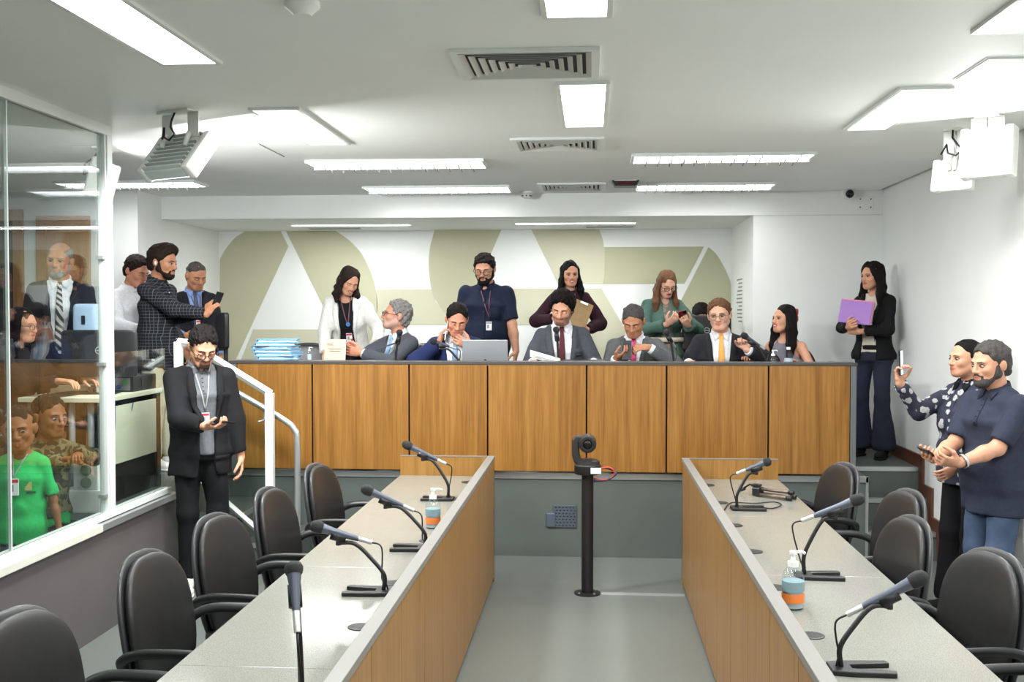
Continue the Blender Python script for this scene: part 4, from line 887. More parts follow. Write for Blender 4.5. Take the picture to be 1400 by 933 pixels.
# ---------------------------------------------------------------- furniture
M_WOOD = mat_wood('teak_veneer', S(108, 70, 26), S(140, 96, 42), S(162, 118, 60)); M_WOODD = mat_wood('teak_veneer_desk', S(116, 80, 34), S(144, 104, 50), S(160, 120, 66)); M_EDGE = mat('grey_edge', S(122, 120, 116), .4); M_TOPG = mat('bench_top_grey', S(66, 62, 59), .4); M_BENCHGREY = mat('bench_grey', S(98, 102, 104), .45)
def mat_granite():
    m, nt, b = new_mat('granite'); N, L = nt.nodes, nt.links; v = texco(nt); n = N.new('ShaderNodeTexNoise'); n.inputs['Scale'].default_value = 420; n.inputs['Detail'].default_value = 3; L.new(v, n.inputs['Vector']); n2 = N.new('ShaderNodeTexVoronoi'); n2.inputs['Scale'].default_value = 330; L.new(v, n2.inputs['Vector'])
    mx = N.new('ShaderNodeMix'); mx.data_type = 'FLOAT'; mx.inputs[0].default_value = .4; L.new(n.outputs['Fac'], mx.inputs[2]); L.new(n2.outputs['Distance'], mx.inputs[3])
    L.new(ramp(nt, mx.outputs[0], [(.25, S(98, 98, 91)), (.45, S(132, 132, 124)), (.65, S(150, 150, 141))]), b.inputs['Base Color']); b.inputs['Roughness'].default_value = .14; MATS['granite'] = m; return m
M_GRAN = mat_granite(); M_LEATHER = mat('black_leather', S(36, 35, 35), .36, noise=.12, nscale=30, bump=.06, bscale=350); M_LEATHG = mat('grey_leather_shell', S(58, 59, 61), .3, noise=.1, nscale=20)
# bench on the dais
XB0, XB1, YB, ZB = -2.632, 1.831, 7.68, 1.442
bench = empty('dais_bench', (0, YB, ZD), 0, 'long wood-panelled bench along the front of the dais', 'bench')
seam = [325, 428, 560, 667, 802, 911, 1050, 1162]; xs = [at(q, 560, YB).x for q in seam]
for a, b in zip(xs[:-1], xs[1:]): part('wood_panel', M_WOOD, bench, (a + .006, -.02, .025), (b - .006, .0, ZB - ZD - .022), .002)
part('carcass', M_DARKGAP, bench, (xs[0] + .01, .0, .02), (xs[-1] - .01, .03, ZB - ZD - .03))
part('ledge', M_TOPG, bench, (xs[0] - .06, -.025, ZB - ZD - .022), (xs[-1] + .045, .16, ZB - ZD), .002)
part('work_surface', M_TOPG, bench, (xs[0], .16, .715), (xs[-1], .66, .745), .002)
part('end_panel', M_BENCHGREY, bench, (xs[-1], -.02, 0), (xs[-1] + .04, .70, ZB - ZD - .022), .002); part('end_panel', M_BENCHGREY, bench, (xs[0] - .055, -.02, 0), (xs[0], .70, ZB - ZD - .022), .002)
# two facing rows of desks
YN, Y0 = 7.0, .6
def desk(name, xi, xo, label, ny):
    sg = 1 if xo > xi else -1; r = empty(name, (0, 0, 0), 0, label, 'desk'); n = ny
    f = lambda a, b: (min(a, b), max(a, b))
    ed = [YN - (YN - Y0) * k / n for k in range(n + 1)]
    for a, b in zip(ed[1:], ed[:-1]):
        x0, x1 = f(xi, xi + sg * .02); part('wood_panel', M_WOODD, r, (x0, a + .003, .03), (x1, b - .003, .815), .0015)
    x0, x1 = f(xi + sg * .02, xi + sg * .035); part('carcass', M_DARKGAP, r, (x0, Y0, .0), (x1, YN - .01, .80))
    x0, x1 = f(xi - sg * .004, xi + sg * .045); part('ledge', M_EDGE, r, (x0, Y0, .815), (x1, YN + .004, .842), .002)
    x0, x1 = f(xi + sg * .0, xo); part('end_board', M_WOODD, r, (x0, YN - .02, .0), (x1, YN, .836), .0015); part('end_cap', M_EDGE, r, (x0, YN - .022, .836), (x1, YN + .002, .8415))
    x0, x1 = f(xi + sg * .035, xo); m = 5
    for k in range(m):
        a, b = YN - .02 - (YN - .02 - Y0) * (k + 1) / m, YN - .02 - (YN - .02 - Y0) * k / m; part('granite_slab', M_GRAN, r, (x0, a + .0008, .678), (x1, b - .0008, .708), .0015)
    for k in range(4):
        y = YN - .3 - k * 1.9; x0, x1 = f(xi + sg * .06, xo - sg * .12); part('support_panel', M_WOODD, r, (x0, y - .01, 0), (x1, y + .01, .678))
    return r
dl = desk('granite_desk', -.650, -1.284, 'granite-topped wooden desk row nearer the glass partition', 13); dr = desk('granite_desk', .594, 1.215, 'granite-topped wooden desk row nearer the white right wall', 13)
def grommet(x, y, label):
    r = empty('cable_grommet', (x, y, .708), 0, label, 'grommet', 'black cable grommets in the desktops'); MB().lathe([(.042, 0), (.042, .003), (.036, .005), (.03, .004)], n=20).build('rim', M_BLK, r, smooth=40); MB().lathe([(.03, .0), (.028, .0045), (.004, .005)], n=16).build('cap', M_DK, r, smooth=40)
NTH = 'first second third fourth fifth sixth'.split()
for k, (px, py) in enumerate(((640, 660), (623, 683), (585, 740), (537, 798), (492, 858))): q = atz(px, py, .708); grommet(max(min(q.x, -.74), -1.2), q.y, '%s black cable grommet from the dais end of the glass-side desk' % NTH[k])
for k, (px, py) in enumerate(((968, 664), (985, 688), (1004, 719), (1030, 755), (1061, 804), (1110, 870))): q = atz(px, py, .708); grommet(min(max(q.x, .685), 1.1), q.y, '%s black cable grommet from the dais end of the wall-side desk' % NTH[k])
# chairs
def make_chair(name='armchair'):
    r = empty(name, (0, 0, 0)); bend = lambda p: p + np.array([0, (p[0] / .23) ** 2 * -.045 + (p[2] / .28) ** 2 * -.015, 0]); T_ = rotm(-9, 0, 0)
    MB().superell((0, .20, .655), (.232, .032, .262), .78, .8, T_, 36, 20, bend).build('backrest', M_LEATHER, r, smooth=True)
    MB().superell((0, .232, .655), (.243, .024, .274), .78, .8, T_, 36, 20, bend).build('back_shell', M_LEATHG, r, smooth=True)
    MB().superell((0, -.03, .445), (.245, .24, .045), .35, .6, None, 32, 14).build('seat', M_LEATHER, r, smooth=True)
    for q in (-1, 1):
        P = [(q * .22, .19, .56), (q * .27, .17, .615), (q * .285, .10, .645), (q * .285, -.02, .652), (q * .285, -.12, .650), (q * .283, -.165, .635), (q * .28, -.17, .60), (q * .275, -.13, .52), (q * .265, -.08, .455), (q * .20, -.04, .41)]
        MB().tube([tuple(v) for v in arc([p for p in P], 3)] if False else smooth_path(P, 4), .019, 8, flat=(1.15, .85)).build('armrest', M_BLK, r, smooth=True)
    MB().box((0, .19, .43), (.07, .10, .03)).tube([(0, .18, .42), (0, .235, .46), (0, .26, .56)], .022, 8).build('back_bracket', M_BLK, r)
    MB().lathe([(.028, .10), (.028, .40)], n=14).lathe([(.045, .10), (.045, .20)], n=14).build('gas_column', M_BLK, r, smooth=40)
    for k in range(5):
        a = k * 2 * math.pi / 5 + .3; lg = MB().tube([(0, 0, .12), (.16 * math.cos(a), .16 * math.sin(a), .10), (.28 * math.cos(a), .28 * math.sin(a), .075)], [.028, .024, .018], 8).build('base_leg', M_BLK, r, smooth=True); MB().lathe([(.022, -.02), (.025, -.012), (.025, .012), (.022, .02)], (.28 * math.cos(a), .28 * math.sin(a), .026), rotm(90, 0, math.degrees(a)), 12).build('caster', M_BLK, lg, smooth=40)
    return r
def smooth_path(P, n=4):
    out = []
    for i in range(len(P) - 1):
        p0, p1, p2, p3 = [V3(P[max(0, min(len(P) - 1, i + d))]) for d in (-1, 0, 1, 2)]
        for t in range(n): u = t / n; out.append(.5 * (2 * p1 + (p2 - p0) * u + (2 * p0 - 5 * p1 + 4 * p2 - p3) * u * u + (3 * p1 - p0 - 3 * p2 + p3) * u ** 3))
    return out + [V3(P[-1])]
chair0 = make_chair()
CH = [(-1.36, 5.95, 0, 84, 'empty dark leather armchair by the stair handrail, at the dais end of the desk'), (-1.38, 5.12, 0, 86, 'empty dark leather armchair second from the dais along the glass-side desk'), (-1.40, 4.40, 0, 82, 'empty dark leather armchair third from the dais along the glass-side desk'), (-1.40, 3.70, 0, 86, 'empty dark leather armchair fourth from the dais along the glass-side desk'), (-1.46, 2.92, 0, 84, 'empty dark leather armchair fifth from the dais along the glass-side desk'),
      (1.24, 6.20, 0, -78, 'empty dark leather armchair by the right-hand steps, at the dais end of the desk'), (1.33, 5.28, 0, -80, 'empty dark leather armchair second from the dais along the wall-side desk'), (1.14, 4.58, 0, -82, 'empty dark leather armchair third from the dais along the wall-side desk, pushed close in'), (1.25, 3.92, 0, -76, 'empty dark leather armchair beside the man in the navy polo'), (1.42, 3.20, 0, -80, 'empty dark leather armchair fifth from the dais along the wall-side desk')]
first = True
def put_chair(x, y, z, a, lb, grp='armchairs at the two desk rows'):
    global first
    c = chair0 if first else copy_tree(chair0); first = False
    c.location = (x, y, z); c.rotation_euler = (0, 0, math.radians(a)); tag(c, lb, 'armchair', grp)
for x, y, z, a, lb in CH: put_chair(x, y, z, a, lb)
G2 = 'armchairs behind the dais bench'
YSEAT = 8.62
for px, y, a, lb in ((418, 8.55, 10, 'empty armchair at the bench beside the blue folders'), (548, 8.60, -46, 'armchair of the grey-haired man in glasses'), (628, 8.66, 4, 'armchair of the man in the blue suit'), (767, 8.62, 0, 'armchair of the bearded man reading at the bench'), (868, 8.64, 0, 'armchair of the man with the pink tie'), (985, 8.66, 0, 'armchair of the man with the orange tie'), (1092, 8.6, 12, 'armchair of the laughing woman in the grey top')):
    put_chair(at(px, 480, y).x, y, ZD, a, lb, G2)
# microphones
M_MIC = mat('mic_body', S(86, 92, 104), .35, metal=.4); M_MESH = mat('mic_mesh', S(20, 20, 22), .6, bump=.6, bscale=900); M_SILV = mat('connector_silver', S(206, 206, 206), .3, metal=.6)
def make_mic(base, head, tail, label, plate=True, cable=True, rad=.013, group='gooseneck microphones on the desks', lean=None, zdrop=0.):
    """handheld microphone in a gooseneck clip; base = foot on the desk, head and tail = ends of the microphone"""
    B, Hd, Tl = V3(base), V3(head), V3(tail); r = empty('microphone', B, 0, label, 'microphone', group); Hd, Tl = Hd - B, Tl - B; d = nrm(Hd - Tl); L_ = np.linalg.norm(Hd - Tl); u = nrm(np.cross(d, [0.3, .2, 1])); R = np.stack([u, np.cross(d, u), d], 1)
    MB().lathe([(.010, 0), (.0125, .02), (.0145, L_ * .5), (.019, L_ * .72), (.020, L_ * .76)], Tl, R, 14).build('handle', M_MIC, r, smooth=50)
    MB().lathe([(.0215, L_ * .74), (.0245, L_ * .80), (.0250, L_ * .88), (.020, L_ * .96), (.008, L_)], Tl, R, 16).build('grille', M_MESH, r, smooth=50)
    MB().lathe([(.0085, -.055), (.0095, -.05), (.0098, .0)], Tl, R, 12).build('connector', M_SILV, r, smooth=50)
    C = Tl + d * L_ * .42 + V3((0, 0, -.028)); MB().tube([C + d * -.03 + V3((0, 0, .012)), C + d * .03 + V3((0, 0, .012))], .018, 10).tube([C, C + V3((0, 0, -.02))], .010, 8).build('clip', M_BLK, r, smooth=True)
    foot = V3((0, 0, .012)); sd = V3((C[0], C[1], 0)); back = sd * -.12
    path = smooth_path([foot, foot + V3((0, 0, C[2] * .28)) + sd * .02 + back * .4, foot * 0 + sd * .22 + V3((0, 0, C[2] * .62)), sd * .62 + V3((0, 0, C[2] * .93)), C + V3((0, 0, -.012))], 5); MB().tube(path, .0085, 8).build('gooseneck', M_BLK, r, smooth=True)
    if plate:
        a = math.atan2(sd[1], sd[0]); RR = rotm(0, 0, math.degrees(a)); mb = MB()
        MB().prism([(-.035, -.045), (-.035, .045), (.02, .055), (.15, .062), (.155, .035), (.03, .018), (.03, -.018), (.155, -.035), (.15, -.062), (.02, -.055)], .016, (0, 0, 0), RR).build('foot_plate', M_BLK, r, bevel=.003)
    if cable:
        T2 = Tl - d * .055; MB().tube(smooth_path([T2, T2 - d * .04 + V3((0, 0, -.01)), (T2 + foot) / 2 + V3((0, .02, -.05)) + back * .6, foot + V3((0, .0, .03)) + back * .5, back * 1.0 + V3((0, 0, .006))], 5), .0035, 6).build('cable', M_BLK, r, smooth=True)
    return r
def mic_px(base, Yh, head, Yt, tail, label, z=.708, **k):
    b = atz(base[0], base[1], z); make_mic(b, at(head[0], head[1], Yh), at(tail[0], tail[1], Yt), label, **k)
def mic_desk(bpx, hpx, tpx, label, side, **k):
    b = atz(bpx[0], bpx[1], .708); Y = b.y; make_mic(b, at(hpx[0], hpx[1], Y - .02), at(tpx[0], tpx[1], Y + .02), label, **k)
mic_desk((612, 684), (550, 606), (598, 629), 'gooseneck microphone at the dais end of the glass-side desk', 1); mic_desk((580, 752), (494, 667), (551, 692), 'gooseneck microphone beside the hand gel on the glass-side desk', 1)
mic_desk((524, 812), (424, 718), (490, 737), 'gooseneck microphone second from the gel bottle, its clip empty-looking, on the glass-side desk', 1)
make_mic(atz(412, 990, .708), at(401, 768, 2.72), at(405, 836, 2.66), 'gooseneck microphone pointing straight up the glass-side desk toward the dais')
mic_desk((1008, 697), (1054, 630), (1020, 643), 'gooseneck microphone beside the small tripod', 1); mic_desk((1100, 790), (1182, 680), (1113, 706), 'gooseneck microphone behind the gel bottle on the wall-side desk', 1); mic_desk((1150, 918), (1268, 786), (1180, 830), 'gooseneck microphone with its base nearest the granite seam on the wall-side desk', 1)
ZT = ZD + .745
def mic_bench(bpx, hpx, tpx, y, label): b = at(bpx, 490, y); b.z = ZT; make_mic(b, at(hpx[0], hpx[1], y - .05), at(tpx[0], tpx[1], y + .02), label, plate=False, group='gooseneck microphones on the dais bench')
mic_bench(541, (547, 452), (543, 470), 7.92, 'gooseneck microphone before the grey-haired man in glasses'); mic_bench(628, (589, 466), (614, 474), 7.92, 'gooseneck microphone before the man in the blue suit')
mic_bench(763, (760, 448), (762, 466), 7.92, 'upright microphone before the bearded man reading at the bench'); mic_bench(921, (910, 452), (919, 468), 7.92, 'gooseneck microphone before the woman in green'); mic_bench(1047, (1014, 457), (1038, 473), 7.92, 'gooseneck microphone beside the fist of the man with the orange tie')
# hand gel, water
M_CLEAR = mat_glass('clear_plastic', (.90, .93, .94, 1), 1.0); M_GEL = mat('gel_clear', S(190, 200, 204), .1); M_ORANGE = mat('gel_label', S(232, 128, 60), .5); M_TEALL = mat('gel_label_teal', S(128, 152, 160), .5)
def gel(loc, s, label, band=True):
    r = empty('gel_bottle', loc, .4, label, 'hand gel'); c = lambda pr: [(a * s, b * s) for a, b in pr]
    MB().lathe(c([(.030, 0), (.034, .004), (.034, .10), (.028, .118), (.014, .130), (.014, .136)]), n=20).build('bottle', M_CLEAR, r, smooth=40); MB().lathe(c([(.028, .004), (.031, .006), (.031, .085)]), n=18).build('gel', M_GEL, r, smooth=40)
    if band: MB().lathe(c([(.0346, .022), (.0346, .050)]), n=20).build('label', M_ORANGE, r, smooth=40); MB().lathe(c([(.0347, .056), (.0347, .088)]), n=20).build('label_band', M_TEALL, r, smooth=40)
    MB().lathe(c([(.017, .132), (.017, .148), (.008, .150), (.006, .172)]), n=14).build('pump_collar', M_WHT, r, smooth=40); MB().lathe(c([(.011, .170), (.011, .180)]), n=12).tube([(0, 0, .176 * s), (.03 * s, 0, .176 * s), (.042 * s, 0, .170 * s)], .005 * s, 8).build('pump_head', M_WHT, r, smooth=40)
p = atz(592, 722, .708); gel((p.x, p.y, .708), 1.12, 'clear pump bottle of hand gel on the glass-side desk'); p = atz(1084, 832, .708); gel((p.x, p.y, .708), 1.18, 'clear pump bottle of hand gel with orange label on the wall-side desk')
p = at(422, 492, 7.76); gel((p.x, 7.78, ZB), .55, 'small pump bottle of gel on the bench before the empty armchair', False); p = at(1057, 492, 7.9); gel((p.x, 7.9, ZT), .9, 'small pump bottle of gel beside the water bottle', False)
r = empty('water_bottle', (at(1078, 490, 7.94).x, 7.94, ZT), 0, 'clear water bottle with white cap before the laughing woman', 'bottle'); MB().lathe([(.028, 0), (.031, .006), (.031, .05), (.029, .055), (.031, .06), (.031, .11), (.026, .14), (.013, .158), (.013, .165)], n=18).build('bottle', M_CLEAR, r, smooth=40); MB().lathe([(.0315, .055), (.0315, .10)], n=18).build('label', mat('water_label', S(176, 190, 208), .5), r, smooth=40); MB().lathe([(.015, .163), (.015, .182)], n=14).build('cap', M_WHT, r, smooth=40)
# folded tabletop tripod
q = atz(1030, 678, .708); q2 = atz(1085, 685, .708); r = empty('tabletop_tripod', (q.x, q.y, .708), math.atan2(q2.y - q.y, q2.x - q.x), 'small folded tripod lying on the wall-side desk', 'tripod'); M_TRI = mat('tripod_bronze', S(112, 98, 88), .35, metal=.5); LT = (q2 - q).length
for k, (dy, dz) in enumerate(((-.018, .016), (.018, .016), (0, .045))): lg = MB().tube([(.05, dy, dz), (LT - .02, dy * 1.6, dz)], .010, 8).build('leg', M_TRI, r, smooth=True); MB().tube([(LT - .03, dy * 1.6, dz), (LT, dy * 1.6, dz)], .014, 8).build('rubber_foot', M_BLK, lg, smooth=True)
MB().box((.03, 0, .03), (.05, .06, .05)).build('head', M_BLK, r, bevel=.006); MB().tube([(.02, 0, .05), (-.04, .03, .06), (-.10, .04, .02)], .006, 8).tube([(-.08, .04, .03), (-.11, .04, .016)], .011, 8).build('pan_handle', M_BLK, r, smooth=True); MB().box((.02, 0, .065), (.05, .04, .012)).build('mount_plate', M_BLK, r)
r = empty('loose_cable', (0, 0, .711), 0, 'loop of black cable on the wall-side desk beside the tripod', 'cable'); MB().tube(smooth_path([(q_.x, q_.y, .003) for q_ in [atz(a, b, .708) for a, b in ((1012, 698), (1030, 694), (1055, 697), (1068, 692), (1058, 688), (1030, 690), (1000, 689), (990, 699), (985, 702))]], 5), .0035, 6).build('cord', M_BLK, r, smooth=True)
# pole camera in the aisle
p = atz(803, 812, 0); r = empty('pole_camera', (p.x, p.y, 0), 0, 'black motorised camera on a black floor pole in the aisle', 'camera'); zt = at(803, 648, p.y).z
MB().lathe([(.085, 0), (.085, .008), (.06, .012)], n=24).build('base_plate', M_BLK, r, smooth=40); MB().lathe([(.038, .01), (.038, zt)], n=20).build('pole', M_BLK, r, smooth=40)
for k in range(4): a = k * math.pi / 2 + .7; MB().lathe([(.007, .008), (.007, .016)], (.068 * math.cos(a), .068 * math.sin(a), 0), None, 8).build('bolt', M_ALU, r)
MB().lathe([(.082, zt), (.086, zt + .01), (.086, zt + .055), (.080, zt + .062)], n=28).build('camera_base', M_BLK, r, smooth=40); MB().lathe([(.078, zt + .062), (.076, zt + .085), (.05, zt + .095)], n=28).build('turntable', M_DK, r, smooth=40)
MB().prism([(-.085, zt + .07), (-.03, zt + .07), (-.05, zt + .12), (-.055, zt + .20), (-.03, zt + .215), (-.03, zt + .245), (-.075, zt + .245), (-.10, zt + .22), (-.10, zt + .12)], .07, (0, .035, 0), np.array([[1, 0, 0], [0, 0, -1], [0, 1, 0]], float)).build('yoke', M_DK, r, bevel=.008)
hd = MB().lathe([(.050, -.06), (.056, -.05), (.056, .05), (.050, .075)], (0.0, 0, zt + .195), RY, 24).build('camera_head', M_DK, r, smooth=40); MB().lathe([(.046, .074), (.046, .082), (.036, .083), (.034, .07)], (0, 0, zt + .195), RY, 24).build('lens_ring', M_BLK, hd, smooth=40); MB().lathe([(.032, .074), (.02, .079), (.002, .081)], (0, 0, zt + .195), RY, 20).build('lens', mat('lens_glass', S(12, 12, 16), .05), hd, smooth=True)
part('label_plate', M_WHT, r, (.02, -.092, zt + .012), (.085, -.082, zt + .05), .002)
for k, c in enumerate(('cable_red', 'cable_blue', 'cable_dark')):
    mt = mat(c, {'cable_red': S(196, 60, 56), 'cable_blue': S(58, 76, 120), 'cable_dark': S(30, 30, 34)}[c], .5); MB().tube(smooth_path([(.08, -.03 + k * .02, zt + .04), (.14, -.03 + k * .02, zt + .045 - k * .008), (.17 + k * .008, -.02, zt + .01), (.13, -.01, zt - .035), (.04, -.02, zt - .03 - k * .008)], 5), .005, 6).build('cable', mt, r, smooth=True)
q = atz(803, 812, 0); MB().b2((0, 0, 0), (0.1, 0.1, 0.1))
r = empty('cable_trunking', (q.x + .085, q.y, 0), 0, 'grey floor cable strip from the camera pole to the desk', 'cable strip'); MB().prism([(-.018, 0), (.018, 0), (.012, .010), (-.012, .010)], .594 - q.x - .09, (0, 0, 0), np.array([[0, 0, 1], [1, 0, 0], [0, 1, 0]], float)).build('strip', M_GREY, r)
# plates on the dais front
p = at(772, 706, YD); r = empty('grille_plate', (p.x, YD, p.z), 0, 'dark perforated plate on the dais front behind the pole', 'wall plate'); M_PL = mat('plate_blue_grey', S(74, 82, 94), .4); part('plate', M_PL, r, (-.085, -.014, -.082), (.085, 0, .082), .003)
for i in range(6):
    for j in range(7): MB().superell((-.065 + i * .026 + (j % 2) * .008, -.0145, -.066 + j * .022), (.007, .003, .005), 1, 1, None, 8, 4).build('hole', M_BLK, r)
p = at(755, 711, YD); r = empty('blank_plate', (p.x - .01, YD, p.z), 0, 'small smooth plate beside the perforated plate', 'wall plate'); part('plate', M_PL, r, (-.036, -.02, -.055), (.036, 0, .055), .01)
# railing on the stairs
rl = empty('stair_railing', (0, 7.05, 0), 0, 'white framed glass railing beside the dais steps', 'railing')
MB().tube([(-2.84, 0, 1.60), (-2.76, 0, 1.59), (-2.19, 0, 1.245)], .028, 4).build('top_rail', M_ALUW, rl); part('post', M_ALUW, rl, (-2.225, -.025, .206), (-2.17, .025, 1.25), .003); part('post', M_ALUW, rl, (-2.86, -.025, ZD), (-2.81, .025, 1.60), .003)
MB().tube([(-2.80, 0, .72), (-2.58, 0, .56), (-2.22, 0, .25)], .022, 4).build('bottom_channel', M_ALUW, rl)
mb = MB(); mb.prism([(-2.80, 1.57), (-2.76, 1.56), (-2.21, 1.23), (-2.21, .28), (-2.58, .58), (-2.80, .74)], .01, (0, .005, 0), np.array([[1, 0, 0], [0, 0, -1], [0, 1, 0]], float)); mb.build('glass_panel', M_GLASS, rl)
hr = empty('handrail', (0, 7.2, 0), 0, 'round metal handrail bending down to the floor by the steps', 'handrail'); MB().tube(smooth_path([(-2.80, 0, 1.42), (-2.45, 0, 1.225), (-2.15, 0, 1.055), (-2.07, 0, .985), (-2.05, 0, .90), (-2.05, 0, .5), (-2.05, 0, 0)], 5), .022, 12).build('tube', M_ALU, hr, smooth=True); MB().lathe([(.045, 0), (.045, .006)], (-2.05, 0, 0), None, 16).build('floor_flange', M_ALU, hr)
for x, z in ((-2.6, 1.31), (-2.28, 1.13)): MB().tube([(x, 0, z - .02), (x, -.02, z - .08), (x, -.14, z - .08)], .008, 8).build('bracket', M_ALU, hr, smooth=True)
# things on the bench
M_BLUE = mat('folder_blue', S(120, 186, 226), .5, noise=.08, nscale=8); M_PAPER = mat('paper', S(236, 235, 230), .6); M_CREAMP = mat('cream_paper', S(200, 190, 168), .6, noise=.05, nscale=10)
pb = at(380, 480, 7.98); rg = random.Random(4)
for k in range(9):
    r = empty('blue_folder', (pb.x + rg.uniform(-.02, .02), 7.98, ZT + .002 + k * .026), rg.uniform(-.25, .25), 'light blue document folder, number %s from the table in the stack on the bench' % ('one two three four five six seven eight nine'.split()[k]), 'folder', 'blue folders stacked on the bench')
    part('cover', M_BLUE, r, (-.155, -.11, 0), (.155, .11, .005)); part('cover', M_BLUE, r, (-.155, -.112, .020), (.15, .11, .025)); part('pages', M_PAPER, r, (-.145, -.10, .005), (.14, .10, .020)); part('spine', M_BLUE, r, (-.157, -.11, 0), (-.153, .11, .025))
r = empty('cream_document', (at(458, 480, 7.98).x, 7.98, ZT), 0, 'cream paper sheet held upright by the grey-haired man', 'paper'); MB().box((0, 0, .115), (.17, .004, .235), rotm(-8, 0, -6)).build('sheet', M_CREAMP, r); MB().box((-.035, -.012, .195), (.05, .001, .006), rotm(-8, 0, -6)).build('printed_line', mat('print_brown', S(150, 110, 90), .6), r)
for k in range(4): MB().box((.0, -.006 - k * -.003, .16 - k * .018), (.11 - .02 * (k % 2), .001, .003), rotm(-8, 0, -6)).build('printed_line', MATS['print_brown'], r)
lp = at(664, 485, 8.0); r = empty('laptop', (lp.x, 8.0, ZT), 0, 'open silver laptop with its lid toward the room', 'laptop'); part('base', M_SILV, r, (-.17, .0, 0), (.17, .23, .016), .004); lid = MB().box((0, -.032, .125), (.345, .008, .22), rotm(14, 0, 0)).build('lid', mat('laptop_silver', S(176, 180, 184), .35, metal=.5), r, bevel=.004); MB().lathe([(.010, 0), (.010, .002)], (0, -.036, .075), rotm(104, 0, 0), 14).build('emblem', M_DK, lid)
for (px, y, lb, wd) in ((805, 7.98, 'thin black closed laptop lying before the bearded man reading', .38),): q = at(px, 490, y); r = empty('closed_laptop', (q.x - .12, y, ZT + .06), 0, lb, 'laptop'); part('base', M_BLK, r, (-.2, -.10, 0), (.24, .13, .010), .003); part('lid', M_BLK, r, (-.2, -.10, .011), (.24, .13, .019), .003); part('foot_stand', M_BLK, r, (-.15, -.02, -.06), (.2, .08, 0))
q = at(745, 487, 7.86); r = empty('paper_stack', (q.x, 7.90, ZT), .1, 'curled white sheets before the bearded man reading', 'paper')
for k in range(3): MB().grid([[(x * .07, .01 * k + y * .05, .06 + .045 * math.cos(y * 1.2) - k * .012 + .02 * (1 - x)) for x in (-1.6, -.8, 0, .8, 1.6)] for y in (-1, -.5, 0, .5, 1)]).build('sheet', M_PAPER, r, smooth=True, solid=.002)
part('pages', M_PAPER, r, (-.13, -.09, 0), (.13, .09, .035))
q = at(788, 490, 7.84); r = empty('flat_paper', (at(700, 490, 8.05).x, 8.05, ZT), .2, 'loose white sheet beside the laptop', 'paper'); part('sheet', M_PAPER, r, (-.08, -.1, 0), (.08, .1, .03))
q = at(572, 488, 8.2); r = empty('black_cup', (q.x, 8.2, ZT), 0, 'dark drinking cup on the bench beside the man in the blue suit', 'cup'); MB().lathe([(.025, 0), (.03, .002), (.034, .09), (.031, .09), (.027, .008)], n=16).build('cup', M_DK, r, smooth=40); MB().tube([(.032, 0, .075), (.055, 0, .065), (.052, 0, .03), (.030, 0, .022)], .004, 6).build('handle', M_DK, r, smooth=True)
# monitors behind the bench
def monitor(loc, rz, w_, h_, zc, label, logo):
    r = empty('monitor', loc, rz, label, 'monitor'); MB().superell((0, 0, zc), (w_ / 2, .02, h_ / 2), .12, .3, None, 24, 16).build('back_cover', M_BLK, r, smooth=40); part('screen', MATS['screen_dark'], r, (-w_ / 2 + .012, .018, zc - h_ / 2 + .012), (w_ / 2 - .012, .022, zc + h_ / 2 - .012)); part('stand_neck', M_SILV if logo else M_BLK, r, (-.025, .0, .01), (.025, .03, zc - .0) if not logo else (.025, .012, zc), .003); part('stand_base', M_BLK, r, (-.11, -.07, 0), (.11, .1, .012), .004)
    if logo: MB().tube([(.022 * math.cos(a), -.022, zc + .02 + .022 * math.sin(a)) for a in [i * math.pi / 10 for i in range(20)]], .003, 6, closed=True).build('round_emblem', M_SILV, r, smooth=True); part('emblem_bar', M_SILV, r, (-.016, -.024, zc + .017), (.016, -.020, zc + .023))
    return r
q = at(966, 455, 9.15); monitor((q.x, 9.15, ZD + .73), .0, .42, .30, q.z - ZD - .73, 'black flat monitor seen from behind, by the woman in green', True)
r = empty('side_desk', (q.x + .06, 9.25, ZD), 0, 'small desk behind the bench carrying the black monitor', 'desk'); part('top', M_TOPG, r, (-.22, -.2, .70), (.3, .15, .73)); [part('leg', M_DK, r, (sx - .015, sy - .015, 0), (sx + .015, sy + .015, .70)) for sx in (-.2, .28) for sy in (-.18, .13)]
q = at(303, 462, 8.6); monitor((q.x + .02, 8.6, ZD + .73), -1.1, .34, .30, at(303, 452, 8.6).z - ZD - .73, 'black monitor at the end of the bench behind the man in the suit', False)
r = empty('side_desk', (q.x, 8.72, ZD), 0, 'black side desk at the stair end of the bench', 'desk'); part('top', M_BLK, r, (-.06, -.25, .70), (.36, .15, .73)); [part('leg', M_BLK, r, (sx - .02, sy - .02, 0), (sx + .02, sy + .02, .70)) for sx in (-.03, .33) for sy in (-.2, .1)]; part('modesty_panel', M_BLK, r, (-.03, -.23, .1), (.33, -.21, .70))
# notice lettering on the alcove side wall
p0 = at(1006, 415, 10.2)
r = empty('wall_notice', (XAR, 10.2, p0.z), 0, 'narrow printed notice on the alcove side wall', 'notice'); part('sheet', M_WALL, r, (-.003, -.25, -.22), (0, .25, .26)); mt = mat('print_grey', S(128, 130, 128), .6)
for k in range(12): part('printed_line', mt, r, (-.005, -.20, .22 - k * .036), (-.003, -.20 + .40 * rg.uniform(.5, 1), .232 - k * .036))
